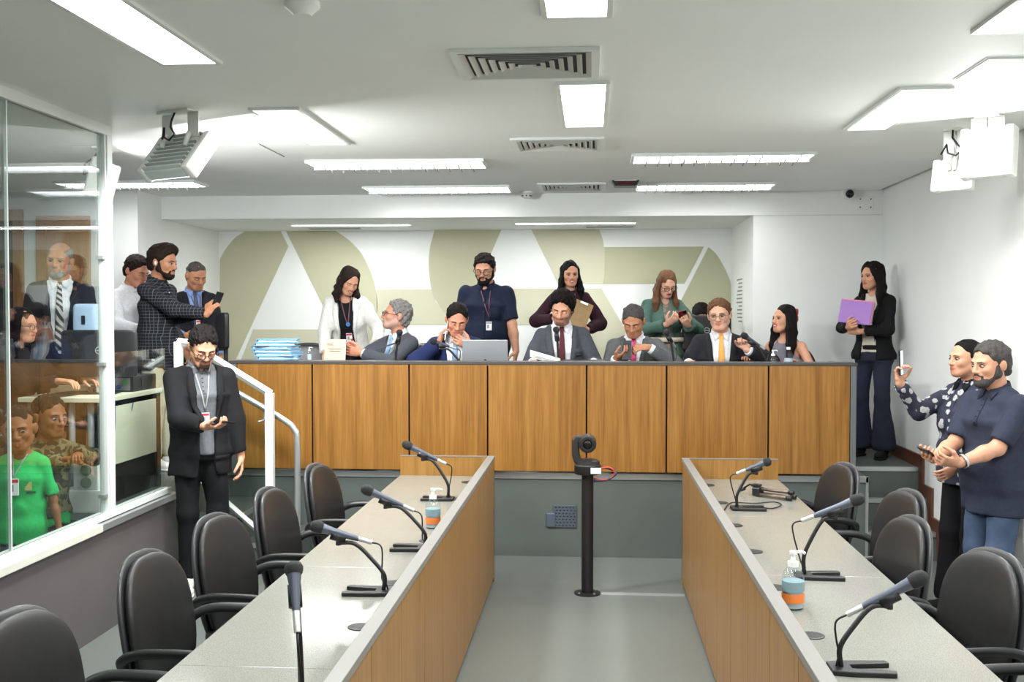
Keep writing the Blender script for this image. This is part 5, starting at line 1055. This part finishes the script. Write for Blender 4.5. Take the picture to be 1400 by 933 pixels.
# glazed side room: desks, computer, screen, power box
M_CRM = mat('cream_laminate', S(222, 220, 196), .45)
ZDK = at(80, 546, 6.1).z
hz = ZDK - ZD
xe = -2.93
r = empty('computer_desk', (0, 0, ZD), 0, 'cream-topped control desk with black sides behind the glass', 'desk'); ya, yb = 6.15, 7.0; [MB().tube([(x, y, 0), (x, y, hz - .025)], .02, 10).build('leg', M_GREY, r, smooth=True) for x in (xe - .12, xe - .24, xe - .5) for y in (ya + .06,)]; part('top', M_CRM, r, (xe - .55, ya, hz - .025), (xe, yb, hz + .004), .003); part('side_panel', M_BLK, r, (xe - .04, yb - .06, 0), (xe - .015, yb, hz - .025)); part('front_panel', M_CRM, r, (xe - .035, ya + .02, .24), (xe - .015, yb - .07, .60), .002); part('end_panel', M_BLK, r, (xe - .52, yb - .03, 0), (xe - .04, yb - .01, hz - .025)); part('lower_rail', M_BLK, r, (xe - .05, ya + .02, .0), (xe - .035, yb - .06, hz - .1))
r = empty('desktop_computer', (xe - .20, 6.80, ZD + hz + .004), 0, 'black desktop computer lying flat with its sockets showing', 'computer'); part('case', M_BLK, r, (-.16, -.17, 0), (.16, .19, .10), .004); bk = part('port_panel', M_GREY, r, (-.15, -.175, .01), (.14, -.17, .09))
for k in range(6): part('port', (M_SILV, mat('port_blue', S(50, 80, 170), .4), mat('port_green', S(70, 150, 80), .4))[k % 3], r, (-.13 + k * .045, -.179, .02 + (k % 2) * .03), (-.10 + k * .045, -.174, .045 + (k % 2) * .03))
part('fan_grille', M_DK, r, (.161, -.05, .02), (.164, .05, .085))
for k in range(6):
    mt = [MATS['cable_dark'], MATS['cable_blue']][k % 2]; x = -.13 + k * .045
    o = MB().tube(smooth_path([(x, -.18, .04), (x - .02, -.24, .03), (x + .05 * math.sin(k), -.27, -.04), (x + .04, -.26, -.12 - .03 * k), (x + .10, -.25, -.06)], 5), .0035, 6).build('cable', mt, r, smooth=True)
q = at(118, 470, 6.45); monitor((-3.12, 6.48, ZD + hz), .25, .46, .30, .26, 'dark monitor back with round emblem behind the glass', True)
r = empty('paper_dispenser', (-3.40, 6.9, ZD + hz + .0), 0, 'light blue dispenser on a stand behind the glass post', 'dispenser'); part('pedestal', M_GREY, r, (-.04, -.04, 0), (.04, .04, .37)); MB().superell((0, 0, .46), (.085, .07, .12), .25, .4, None, 24, 12).build('housing', mat('dispenser_blue', S(176, 202, 230), .35), r, smooth=40); part('slot', M_BLK, r, (-.012, -.074, .44), (.012, -.068, .50)); part('nozzle', M_WHT, r, (-.03, -.08, .35), (.03, -.05, .365))
r = empty('keyboard', (-3.27, 6.32, ZD + hz), 1.5, 'dark keyboard on the control desk behind the glass', 'keyboard'); part('tray', M_DK, r, (-.18, -.06, 0), (.18, .07, .015), .003)
for i in range(12):
    for j in range(4): part('key', M_BLK, r, (-.172 + i * .029, -.052 + j * .029, .015), (-.147 + i * .029, -.027 + j * .029, .021))
p = at(120, 688, 6.08); r = empty('power_unit', (p.x, 6.08, ZD), 0, 'white boxy power unit with fan grilles under the control desk', 'power unit'); part('lower_box', M_WHT, r, (-.13, -.08, 0), (.13, .08, .13), .004); part('upper_box', M_WHT, r, (-.05, -.075, .131), (.10, .075, .30), .004); mg = mat('unit_green', S(120, 150, 126), .4)
for zc in (.175, .25): MB().lathe([(.034, 0), (.034, .004), (.028, .005), (.004, .003)], (.03, -.076, zc), RY, 16).build('fan_grille', mg, r, smooth=40)
for k in range(3): MB().tube(smooth_path([(.11 + k * .012, -.03, .05), (.17, -.05, .2 + k * .05), (.14 + .02 * k, -.02, .5), (.08, .2, hz - .03)], 5), .005, 6).build('cable', mat('cable_violet', S(70, 80, 150), .5), r, smooth=True)
r = empty('spectacle_case', (-3.36, 6.62, ZD + hz), 0, 'pile of pale papers on the control desk behind the glass', 'paper'); part('pages', M_CREAMP, r, (-.12, -.08, 0), (.12, .1, .05)); part('top_sheet', M_PAPER, r, (-.1, -.09, .05), (.13, .08, .053)); r.name = 'paper_pile'
# ---------------------------------------------------------------- the people
def X_(px, Y): return at(px, 500, Y).x
VO = [(.04, -.02), (.06, .0), (.10, .008), (.53, .075)]
def suit(j, sh, tie, op=VO, lap=(.08, .52, .052), hem=-.17, tie_end=.05, **k):
    return [dict(name='shirt', i=.010, m=sh, sleeve=0, hem=-.02, collar=1, flaps=1, tie=tie, cuff=sh, tie_end=tie_end), dict(name='jacket', i=.024, m=j, ri=.015, hem=hem, open=op, lapel=lap, skirt=1.05, short=.03, fold=.005, **k)]
SB = ('shoe_black', 'shoe_black')
# man in the black blazer, standing by the low wall
p = make_person('standing man in black blazer and grey shirt looking at his phone, white shoes', (X_(274, 6.6), 6.6, 0), 30, 1.745, skin='skin_light', head=(6, 30, 0), hair=dict(style='curly', vol=.006, line=.004), beard='goatee', glasses='glasses_black', gaze=(0, -1, -.35), vox=.005, seed=2, bw=1.05,
    R=dict(w=(-.02, -.33, 1.10), pole=(-.7, .6, -.8), d=(.75, -.66, .02), n=(0, .1, 1), curl=.42, tcurl=.6), L=dict(w=(.245, -.05, .845), pole=(.3, 1, 0), d=(.0, -.2, -1), n=(-1, .1, 0), curl=.3), legs={-1: (-.09, .02), 1: (.10, -.06)},
    layers=[dict(name='polo_shirt', i=.012, m='tee_grey', sleeve=0, hem=-.03, collar=1, flaps=1, placket=(.49, .36), bm='button_dark'), dict(name='blazer', i=.027, m='suit_black', ri=.018, hem=-.17, open=[(-.3, .075), (0, .05), (.15, .045), (.53, .078)], xc=.02, lapel=(.08, .52, .05), skirt=1.06, short=.03, fold=.006, pocket=[(.07, -.04, .1, .03)])], trousers=dict(m='trouser_black', i=.008), shoes=('shoe_white', 'shoe_white'))
hang_badge(p, [p.G['polo_shirt'], p.G['blazer'], p.body], .20, 'badge_white', x=.01); phone(p, -1, 'black phone in the hand of the man in the black blazer', (.8, -.6, .0), (0, .2, 1), (.03, .028))
# white shirt, beyond the glass post
p = make_person('man in pale shirt and jeans reading beside the partition post', (X_(182, 8.3), 8.3, ZD), 55, 1.66, head=(12, 22, 0), hair=dict(style='short', vol=.006), hairm='hair_brown', skin='skin_ruddy', seed=3, R=dict(w=(-.07, -.30, 1.03), pole=(-1, .4, -.8), n=(.5, 0, .8), curl=.5), L=dict(w=(.10, -.30, 1.04), pole=(1, .4, -.8), n=(-.5, 0, .8), curl=.5),
    layers=[dict(name='shirt', i=.016, m='shirt_white', hem=-.0, collar=1, flaps=1, placket=(.5, .02), ri=.016)], trousers=dict(m='denim', belt='shoe_black'), shoes=SB)
q = world_pt(p, (0.01, -.44, 1.06)); r = empty('notebook', q, .9, 'grey notebook held by the man in the pale shirt', 'notebook'); MB().box((0, 0, 0), (.22, .16, .012), rotm(20, 0, 0)).build('cover', M_GREY, r, bevel=.002); MB().box((0, -.004, .008), (.21, .15, .004), rotm(20, 0, 0)).build('pages', M_PAPER, r)
# checked shirt
p = make_person('bearded man in dark checked shirt and khaki trousers raising a phone', (X_(220, 7.8), 7.8, ZD), 76, 1.70, head=(4, 8, 0), hair=dict(style='short', vol=.014, part=.01), hairm='hair_brown', beard=(.7,), skin='skin_tan', seed=4, vox=.005, belly=.25,
    R=dict(w=(-.05, -.44, 1.17), pole=(-.5, .2, -1), d=(.1, -.55, .8), n=(.9, -.2, .1), curl=.6, tcurl=.7), L=dict(w=(.13, -.12, .9), pole=(.4, 1, 0), n=(-1, 0, 0)), layers=[dict(name='shirt', i=.020, m='check_shirt', hem=-.15, collar=1, flaps=1, ri=.016, fold=.006, placket=(.48, -.12))], trousers=dict(m='trouser_khaki', i=.016), shoes=('shoe_white', 'shoe_white'))
phone(p, -1, 'dark phone raised by the man in the checked shirt', (.1, -.35, .9), (.2, 1, .3), (.045, .025)); MB().superell(p.H((-.090, .006, -.012)), (.009, .008, .016), 1, 1, None, 10, 8).build('earbud', M_WHT, p.root, smooth=True)
hf = p.arms[-1]; u = nrm(hf['W'] - hf['E']); MB().tube([hf['W'] - u * .012 + (np.cross(u, [1, 0, 0]) * math.cos(a) + np.cross(u, np.cross(u, [1, 0, 0])) * math.sin(a)) * .032 for a in [i * math.pi / 8 for i in range(16)]], .004, 6, closed=True).build('bracelet', M_BLK, p.root, smooth=True)
# dark suit behind him
p = make_person('grey-cropped man in dark suit and blue shirt behind the raised phone', (X_(266, 9.1), 9.1, ZD), 32, 1.64, head=(14, 20, 0), hair=dict(style='short', vol=-.004), hairm='hair_salt', skin='skin_tan', bw=1.12, belly=.4, seed=5, wide=1.05, layers=suit('suit_dark', 'shirt_blue', 'tie_dark'), trousers=dict(m='trouser_black'), shoes=SB, R=dict(w=(-.14, -.25, .98), n=(.5, .5, 0)))
hang_badge(p, [p.G['shirt'], p.G['jacket'], p.body], .22, 'badge_white', x=.02, strapm='strap_maroon')
# woman in white blazer
p = make_person('smiling woman in white blazer and black top leaning over the bench', (X_(478, 8.95), 8.95, ZD), 8, 1.61, 'f', head=(26, 26, 10), lean=13, side=-3, hair=dict(style='wavy', ln=.10, vol=.006), hairm='hair_brown', skin='skin_light', lips='lip_f', smile=1, teeth=True, seed=6, bw=1.12, gaze=(.3, -1, -.3),
    R=dict(w=(-.17, -.30, .84), pole=(-.5, .8, -.4), n=(0, 0, -1)), L=dict(w=(.25, -.26, .92), pole=(.5, .8, -.3), n=(0, 0, -1)), layers=[dict(name='top', i=.010, m='tee_black', sleeve=0, hem=-.08, neck=(.07, .06)), dict(name='blazer', i=.024, m='blazer_white', ri=.018, hem=-.17, open=[(-.3, .11), (.0, .085), (.25, .06), (.53, .07)], lapel=(.1, .52, .05), fold=.006, skirt=1.08)], trousers=dict(m='trouser_black'), shoes=SB)
hang_badge(p, [p.G['top'], p.G['blazer'], p.body], .16, 'badge_white', x=.02, strapm='strap_maroon', zs=.27); c = drape(p.T, [p.G['top']], [(.02, .29)], .008)[0]; MB().lathe([(.018, 0), (.018, .005)], c, p.T.R @ RY, 14).build('blue_disc', mat('disc_blue', S(72, 120, 190), .4), p.root)
# grey-haired man, seated, turned to her
p = make_person('seated grey-haired man in glasses and grey suit looking up at the woman in white', (X_(552, 8.45), 8.45, ZD), -46, 1.72, sit=.39, lean=6, head=(-24, -12, 0), hair=dict(style='curly', vol=.006, line=.006), hairm='hair_grey', beard='stubble', glasses='glasses_black', skin='skin_ruddy', seed=7, bw=1.05,
    R=dict(w=(-.09, -.40, .885), pole=(-1, .3, -.6), d=(.2, -.9, .2), n=(.9, .2, .2), curl=.5), L=dict(w=(.05, -.43, .87), pole=(1, .3, -.7), d=(-.35, -.9, .15), n=(-.8, .4, .2), curl=.5), layers=suit('suit_grey', 'shirt_white', 'tie_blue', hem=-.02), trousers=dict(m='trouser_grey'))
# blue suit on the phone
p = make_person('seated man in blue suit on the phone with a hand over his mouth', (X_(624, 8.38), 8.38, ZD), 4, 1.72, sit=.39, lean=13, head=(8, 24, 4), hair=dict(style='short', vol=.004, line=.012), skin='skin_ruddy', seed=8, bw=1.05, gaze=(0, -1, -.5),
    R=dict(wh=(-.125, -.065, -.175), pole=(-1, -.2, -.8), d=(.25, .12, .95), n=(.95, .1, -.25), curl=.45, tcurl=.7), L=dict(wh=(.105, -.125, -.150), pole=(1, -.2, -.8), d=(-.92, -.10, .42), n=(.1, 1, .15), curl=.22, tcurl=.2), layers=suit('suit_navy', 'shirt_white', 'tie_sky', hem=-.02, op=[(.0, -.02), (.02, .0), (.10, .03), (.53, .08)]), trousers=dict(m='suit_navy'))
phone(p, -1, 'white phone at the ear of the man in the blue suit', (.12, .15, .9), (.9, .1, -.1), (.03, .030), case='phone_white')
# navy shirt
p = make_person('heavyset bearded man in navy short-sleeved shirt standing behind the bench', (X_(664, 9.1), 9.1, ZD), -2, 1.70, bw=1.2, belly=.55, head=(-4, 17, 0), hair=dict(style='curly', vol=.006), beard=(1.15,), glasses='glasses_black', seed=9, wide=1.05, R=dict(bare=1), L=dict(w=(.285, -.10, .80), pole=(.3, 1, 0), d=(-.1, -.25, -1), n=(-1, .2, 0), bare=1), gaze=(0, -1, -.3),
    layers=[dict(name='shirt', i=.018, m='navy_cotton', sleeve=.44, ri=.022, hem=-.16, collar=1, flaps=1, gap=(.02, .05), placket=(.44, -.12), bm='button_dark', pocket=[(.05, .33, .10, .11)], fold=.006)], trousers=dict(m='trouser_black'), shoes=SB); hang_badge(p, [p.G['shirt'], p.body], .17, 'badge_white', x=.05, strapm='strap_maroon', zs=.24, red=False)
# maroon top
p = make_person('smiling long-haired woman in maroon top holding a clipboard', (X_(779, 9.3), 9.3, ZD), 4, 1.66, 'f', head=(8, 7, -2), hair=dict(style='long', ln=.16, vol=.0), hairm='hair_black', skin='skin_light', lips='lip_f', smile=1, teeth=True, seed=10, R=dict(w=(-.145, -.20, 1.13), pole=(-1, .3, -.8), d=(.3, -.1, .9), n=(.8, .4, .2), curl=.9), L=dict(w=(.135, -.215, 1.035), pole=(1, .3, -.9), d=(-.85, -.1, .25), n=(0, 1, .1), curl=.5),
    layers=[dict(name='blouse', i=.016, m='maroon', hem=-.1, puff=.012, ri=.016, short=.01)], trousers=dict(m='trouser_black'), shoes=SB); hang_badge(p, [p.G['blouse'], p.body], .10, 'badge_white', strapm='strap_maroon')
q = world_pt(p, (.075, -.235, 1.17)); r = empty('clipboard', q, 0, 'brown clipboard held against the maroon top', 'clipboard'); RC = rotm(-12, 22, 8); MB().box((0, 0, 0), (.17, .006, .23), RC).build('board', mat('clip_brown', S(146, 116, 74), .5, noise=.1), r, bevel=.003); MB().box(RC @ V3((0, -.008, .10)), (.07, .012, .02), RC).build('clip', M_SILV, r, bevel=.002); MB().box(RC @ V3((0, .006, -.01)), (.15, .004, .2), RC).build('pages', M_PAPER, r)
# bearded man reading, middle of the bench
p = make_person('seated curly-haired bearded man in grey suit and maroon tie reading at the microphone', (X_(768, 8.42), 8.42, ZD), 2, 1.80, sit=.43, lean=5, head=(-10, 20, 5), hair=dict(style='curly', vol=.020), beard='stubble', skin='skin_light', seed=11, gaze=(0, -1, -.6), R=dict(w=(-.22, -.36, .80), pole=(-.5, .5, -1), d=(.5, -.8, 0), n=(0, 0, -1)), L=dict(w=(.24, -.34, .80), pole=(.5, .5, -1), d=(-.5, -.8, 0), n=(0, 0, -1)), layers=suit('suit_grey', 'shirt_white', 'tie_maroon', hem=-.02, op=[(.0, -.02), (.02, .0), (.10, .035), (.53, .085)], pocket=[(.07, .33, .085, .02)]), trousers=dict(m='trouser_grey'))
# pink tie
p = make_person('seated older man in light grey suit and pink tie looking down at his phone', (X_(868, 8.42), 8.42, ZD), -6, 1.66, sit=.39, lean=7, head=(-4, 27, 0), hair=dict(style='short', vol=.003, line=.008), hairm='hair_salt', skin='skin_tan', seed=12, bw=1.08, belly=.3, wide=1.03, gaze=(0, -1, -.6), R=dict(w=(-.12, -.30, .835), pole=(-.5, .5, -1), d=(.72, -.5, .28), n=(-.2, .4, .9), curl=.45, tcurl=.7), L=dict(w=(.125, -.30, .915), pole=(1, .2, -.7), d=(-.88, -.4, .05), n=(-.2, .5, -.8), curl=.5, tcurl=.5), layers=suit('suit_grey_b', 'shirt_white', 'tie_pink', hem=-.02), trousers=dict(m='trouser_grey'))
phone(p, -1, 'black phone held by the man with the pink tie', (.0, .22, .97), (.1, 1, -.2), (.035, .03)); hf = p.arms[1]; u = nrm(hf['W'] - hf['E'])
# green blouse
p = make_person('long-haired woman in glasses and green blouse typing on her phone', (X_(908, 9.15), 9.15, ZD), 14, 1.57, 'f', head=(4, 27, 0), hair=dict(style='long', ln=.20, vol=.002), hairm='hair_light', skin='skin_fair', lips='lip_red', glasses='glasses_black', seed=13, bw=1.06, gaze=(0, -1, -.6), R=dict(w=(-.05, -.235, 1.085), pole=(-1, .3, -.8), d=(.55, -.55, .55), n=(.2, .6, .7), curl=.45), L=dict(w=(.13, -.235, 1.075), pole=(1, .3, -.8), d=(-.55, -.6, .55), n=(-.2, .6, .7), curl=.5),
    layers=[dict(name='dress', i=.010, m='floral_dress', sleeve=0, hem=-.5, skirt=1.25, neck=(.05, .07)), dict(name='blouse', i=.022, m='teal', ri=.018, puff=.016, short=.03, hem=-.12, open=[(-.3, .11), (.05, .07), (.25, .045), (.53, .05)], fold=.007)], shoes=SB); phone(p, 1, 'red-cased phone held by the woman in green', (-.3, -.65, .7), (-.1, .7, .7), (.03, .03), case='phone_red')
o = MB().tube([p.T((.19 * math.cos(a), -.02 - .135 * math.sin(a), .13)) for a in [i * math.pi / 12 for i in range(13)]], .016, 8, flat=(.4, 1.3)).build('ribbon_belt', M_CREAMP, p.root, smooth=True)
# mostly hidden behind the monitor
p = make_person('dark-haired person bent down behind the black monitor', (X_(956, 10.1), 10.1, ZD), 0, 1.66, sit=.42, lean=8, head=(0, 30, 0), hair=dict(style='short', vol=.006), seed=14, layers=[dict(name='shirt', i=.016, m='dark_cotton', hem=-.02, ri=.014)], trousers=dict(m='trouser_black'), R=dict(w=(-.15, -.3, .78)), L=dict(w=(.15, -.3, .78)))
# orange tie
p = make_person('smiling seated man in dark suit, glasses and orange tie with a raised fist', (X_(985, 8.45), 8.45, ZD), -4, 1.73, sit=.39, lean=3, head=(-10, 4, -5), hair=dict(style='short', vol=.006, line=.004), hairm='hair_light', skin='skin_fair', glasses=('glasses_metal', True, .0014), smile=1, seed=15, bw=1.1, wide=1.05, belly=.2, gaze=(-.3, -1, -.1), R=dict(w=(-.25, -.32, .80), pole=(-.5, .5, -1), d=(.6, -.8, 0), n=(0, 0, -1)), L=dict(w=(.185, -.27, .90), pole=(1, .1, -.6), d=(-.25, -.1, .95), n=(-.5, -.85, 0), curl=.95, tcurl=.9), layers=suit('suit_char', 'shirt_white', 'tie_orange', hem=-.02, op=[(.0, -.02), (.02, .0), (.10, .03), (.53, .085)], lap=(.06, .52, .052)), trousers=dict(m='trouser_black'))
# laughing woman
p = make_person('laughing young woman in sleeveless grey top with a red bow', (X_(1076, 8.5), 8.5, ZD), -34, 1.64, 'f', sit=.39, lean=4, head=(-24, -8, -3), hair=dict(style='wavy', ln=.27, vol=.004), hairm='hair_dark', skin='skin_light', lips='lip_f', smile=1.3, teeth=True, seed=16, R=dict(w=(-.20, -.28, .80), bare=1, n=(0, 0, -1)), L=dict(w=(.20, -.26, .79), bare=1, n=(0, 0, -1)), layers=[dict(name='tank_top', i=.009, m='tank_grey', sleeve=0, hem=-.02, neck=(.06, .045))], trousers=dict(m='trouser_black'))
bw_ = MB(); c = p.H((.070, .075, .045))
for q in (-1, 1): bw_.superell(c + V3((.0, .0, .025 * q)), (.012, .022, .028), .8, .8, rotm(20 * q, 0, 30), 12, 8)
bw_.build('red_bow', mat('bow_red', S(150, 24, 36), .6), p.root, smooth=True)
for q in (-1, 1): MB().superell(p.H((q * .083, .004, -.046)), (.006, .006, .007), 1, 1, None, 8, 6).build('earring', mat('pearl', S(240, 234, 220), .2), p.root, smooth=True)
# woman with the purple folder
p = make_person('woman in black blazer and flared jeans holding a purple folder in the corner', (X_(1193, 8.82), 8.82, ZD), -40, 1.61, 'f', head=(-16, 2, 0), hair=dict(style='wavy', ln=.17, vol=.006), hairm='hair_dark', skin='skin_light', lips='lip_f', seed=17, R=dict(w=(-.075, -.275, 1.065), pole=(-1, .3, -.9), d=(.55, -.75, .25), n=(.5, .7, .3), curl=.55), L=dict(w=(.0, -.255, 1.03), pole=(1, .2, -.9), d=(-.95, -.15, .15), n=(0, .9, .3), curl=.5),
    layers=[dict(name='blouse', i=.010, m='blouse_cream', sleeve=0, hem=.0, neck=(.035, .03)), dict(name='blazer', i=.022, m='blazer_black', ri=.014, hem=-.06, open=[(-.3, .085), (0, .07), (.25, .05), (.53, .06)], lapel=(.1, .52, .045))], trousers=dict(m='denim', flare=.055, belt='shoe_black', i=.008), shoes=SB)
q = world_pt(p, (-.02, -.27, 1.185)); r = empty('purple_folder', q, math.radians(-30), 'purple folder with pink edge held by the woman in the corner', 'folder'); RC = rotm(-10, 6, 0); MB().box((0, 0, 0), (.255, .008, .185), RC).build('cover', mat('folder_purple', S(152, 106, 186), .45), r, bevel=.003); MB().box((.004, .007, .006), (.262, .006, .190), RC).build('inner_folder', mat('folder_pink', S(224, 128, 150), .45), r, bevel=.002); MB().box((.01, .014, .0), (.26, .007, .18), RC).build('back_folder', M_GREY, r, bevel=.002)
# floral shirt woman filming
p = make_person('woman in floral shirt and black trousers holding up a phone', (X_(1322, 6.42), 6.42, 0), -68, 1.66, 'f', head=(-6, -2, 0), hair=dict(style='pony', ln=.16), hairm='hair_black', skin='skin_light', lips='lip_f', bw=1.18, belly=.6, seed=18, R=dict(w=(-.12, -.38, 1.385), pole=(-.1, -.3, -1), d=(.05, -.12, 1), n=(.9, .2, 0), curl=.55, tcurl=.6), L=dict(w=(.16, -.2, .92), pole=(.5, 1, 0), n=(-1, 0, 0)),
    layers=[dict(name='shirt', i=.018, m='floral_shirt', hem=-.1, collar=1, flaps=1, cm='tee_black', ri=.014, fold=.006, placket=(.48, -.06))], trousers=dict(m='trouser_black', flare=.04), shoes=SB); phone(p, -1, 'phone with lit screen held up by the woman in the floral shirt', (.0, -.05, 1), (.75, .65, 0), (.06, .022), screen='screen_lit')
# polo man
p = make_person('bearded man in navy polo, jeans and steel watch looking at his phone', (X_(1358, 5.98), 5.98, 0), -62, 1.645, bw=1.13, belly=.6, head=(-6, 5, 0), hair=dict(style='short', vol=.005, line=.004), hairm='hair_salt', beard=(.85, 'hair_salt'), skin='skin_light', seed=19, vox=.005, wide=1.03, gaze=(-.2, -1, -.2), R=dict(w=(-.10, -.33, 1.0), pole=(-.4, .9, -1), d=(.45, -.85, .1), n=(.4, 0, .9), curl=.5, bare=1), L=dict(w=(.08, -.33, 1.0), pole=(.3, .9, -1), d=(-.35, -.9, .12), n=(-.7, .1, .7), curl=.55, bare=1, tcurl=.6),
    layers=[dict(name='polo_shirt', i=.018, m='polo_navy', sleeve=.45, ri=.019, hem=-.19, collar=1, flaps=1, placket=(.49, .33), bm='button_dark', fold=.006, skirt=1.03)], trousers=dict(m='denim_light', i=.014), shoes=('shoe_brown', 'shoe_white'), legs={-1: (-.10, .03), 1: (.10, -.05)})
phone(p, -1, 'black phone held by the man in the navy polo', (.25, -.85, .45), (.1, .4, .9), (.04, .03)); A = p.arms[1]; u = nrm(A['W'] - A['E']); c = A['W'] - u * .03; e1 = nrm(np.cross(u, [0, 0, 1])); e2 = np.cross(u, e1)
wo = MB().tube([c + (e1 * math.cos(a) + e2 * math.sin(a)) * .037 for a in [i * math.pi / 10 for i in range(20)]], .008, 8, closed=True, flat=(.5, 1.3)).build('wristwatch', MATS['watch_steel'], p.root, smooth=True); MB().lathe([(.022, 0), (.022, .010), (.019, .012)], c + e1 * .034, np.stack([u, e2, e1], 1), 18).build('watch_face', MATS['watch_steel'], wo, smooth=40)
# behind the glass
p = make_person('bald bearded man in dark suit and striped tie behind the glass', (X_(84, 7.15), 7.15, ZD), 24, 1.68, lean=6, head=(-14, 4, 4), hair=dict(style='bald'), hairm='hair_grey', beard=(.6,), skin='skin_tan', seed=20, bw=1.1, belly=.3, layers=suit('suit_dark', 'shirt_white', 'tie_stripe', op=[(.0, .0), (.06, .03), (.53, .085)]), trousers=dict(m='trouser_black'), shoes=SB, L=dict(w=(.22, -.3, .86), n=(0, 0, -1)))
p = make_person('woman in glasses typing at the control desk behind the glass', (X_(14, 6.45), 6.45, ZD), 82, 1.56, 'f', sit=.40, lean=6, head=(0, 4, 0), hair=dict(style='long', ln=.14), hairm='hair_black', skin='skin_light', lips='lip_f', glasses='glasses_black', seed=21, R=dict(w=(-.13, -.44, .76), d=(.1, -1, .0), n=(0, 0, -1), curl=.35), L=dict(w=(.13, -.44, .76), d=(-.1, -1, .0), n=(0, 0, -1), curl=.35), layers=[dict(name='cardigan', i=.018, m='dark_cotton', hem=-.02, ri=.014)], trousers=dict(m='trouser_black'))
p = make_person('smiling boy in green school shirt with a badge behind the glass', (X_(27, 5.42), 5.42, 0), 14, 1.25, 'm', head=(6, 4, -4), hair=dict(style='short', vol=-.003, line=.004), hairm='hair_dark', skin='skin_brown', lips='lip_k', smile=1, child=True, hs=1.02, seed=22, bw=.9, R=dict(bare=1), L=dict(bare=1, w=(.215, -.03, .56), pole=(.3, 1, 0), n=(-1, 0, 0), d=(0, -.1, -1)), gaze=(.35, -1, 0),
    layers=[dict(name='school_shirt', i=.018, m='green_tee', sleeve=.44, ri=.012, hem=-.13, skirt=1.1, neck=(.055, .04))], trousers=dict(m='jean_kid', i=.004, waist=-.06), shoes=SB); hang_badge(p, [p.G['school_shirt'], p.body], .30, 'badge_white', x=-.02, w=.055, hh=.09, zs=.37)
c = drape(p.T, [p.G['school_shirt']], [(.075, .30)], .004)[0]; MB().box(c, (.035, .003, .045), p.T.R).build('shirt_crest', mat('crest_gold', S(196, 188, 120), .6), p.root); MB().box(drape(p.T, [p.G['school_shirt']], [(.075, .25)], .004)[0], (.07, .003, .012), p.T.R).build('crest_text', mat('crest_text', S(30, 100, 66), .6), p.root)
p = make_person('boy in camouflage sweatshirt leaning on the glass', (X_(64, 5.76), 5.76, 0), 52, 1.29, 'm', head=(14, 4, 0), hair=dict(style='short', vol=.0, line=.002), hairm='hair_dark', skin='skin_brown', lips='lip_k', child=True, hs=1.0, seed=23, bw=.9, R=dict(w=(-.02, -.25, .99), pole=(-1, 0, -.4), d=(.6, -.7, .1), n=(0, -.2, -1), curl=.4), L=dict(w=(.05, -.26, 1.01), pole=(1, 0, -.3), d=(-.4, -.8, .1), n=(0, -.2, -1), curl=.4),
    layers=[dict(name='undershirt', i=.016, m='green_tee', sleeve=0, hem=-.13), dict(name='sweatshirt', i=.022, m='camo', hem=-.05, ri=.02, puff=.006, fold=.007)], trousers=dict(m='trouser_black', i=.014), shoes=SB)
put_chair(X_(956, 10.1), 10.1, ZD - .06, 0, 'armchair of the person bent down behind the monitor', G2)
put_chair(X_(14, 6.45) - .02, 6.45, ZD - .05, 90 - 8, 'armchair of the woman typing behind the glass', 'armchairs in the glazed side room')
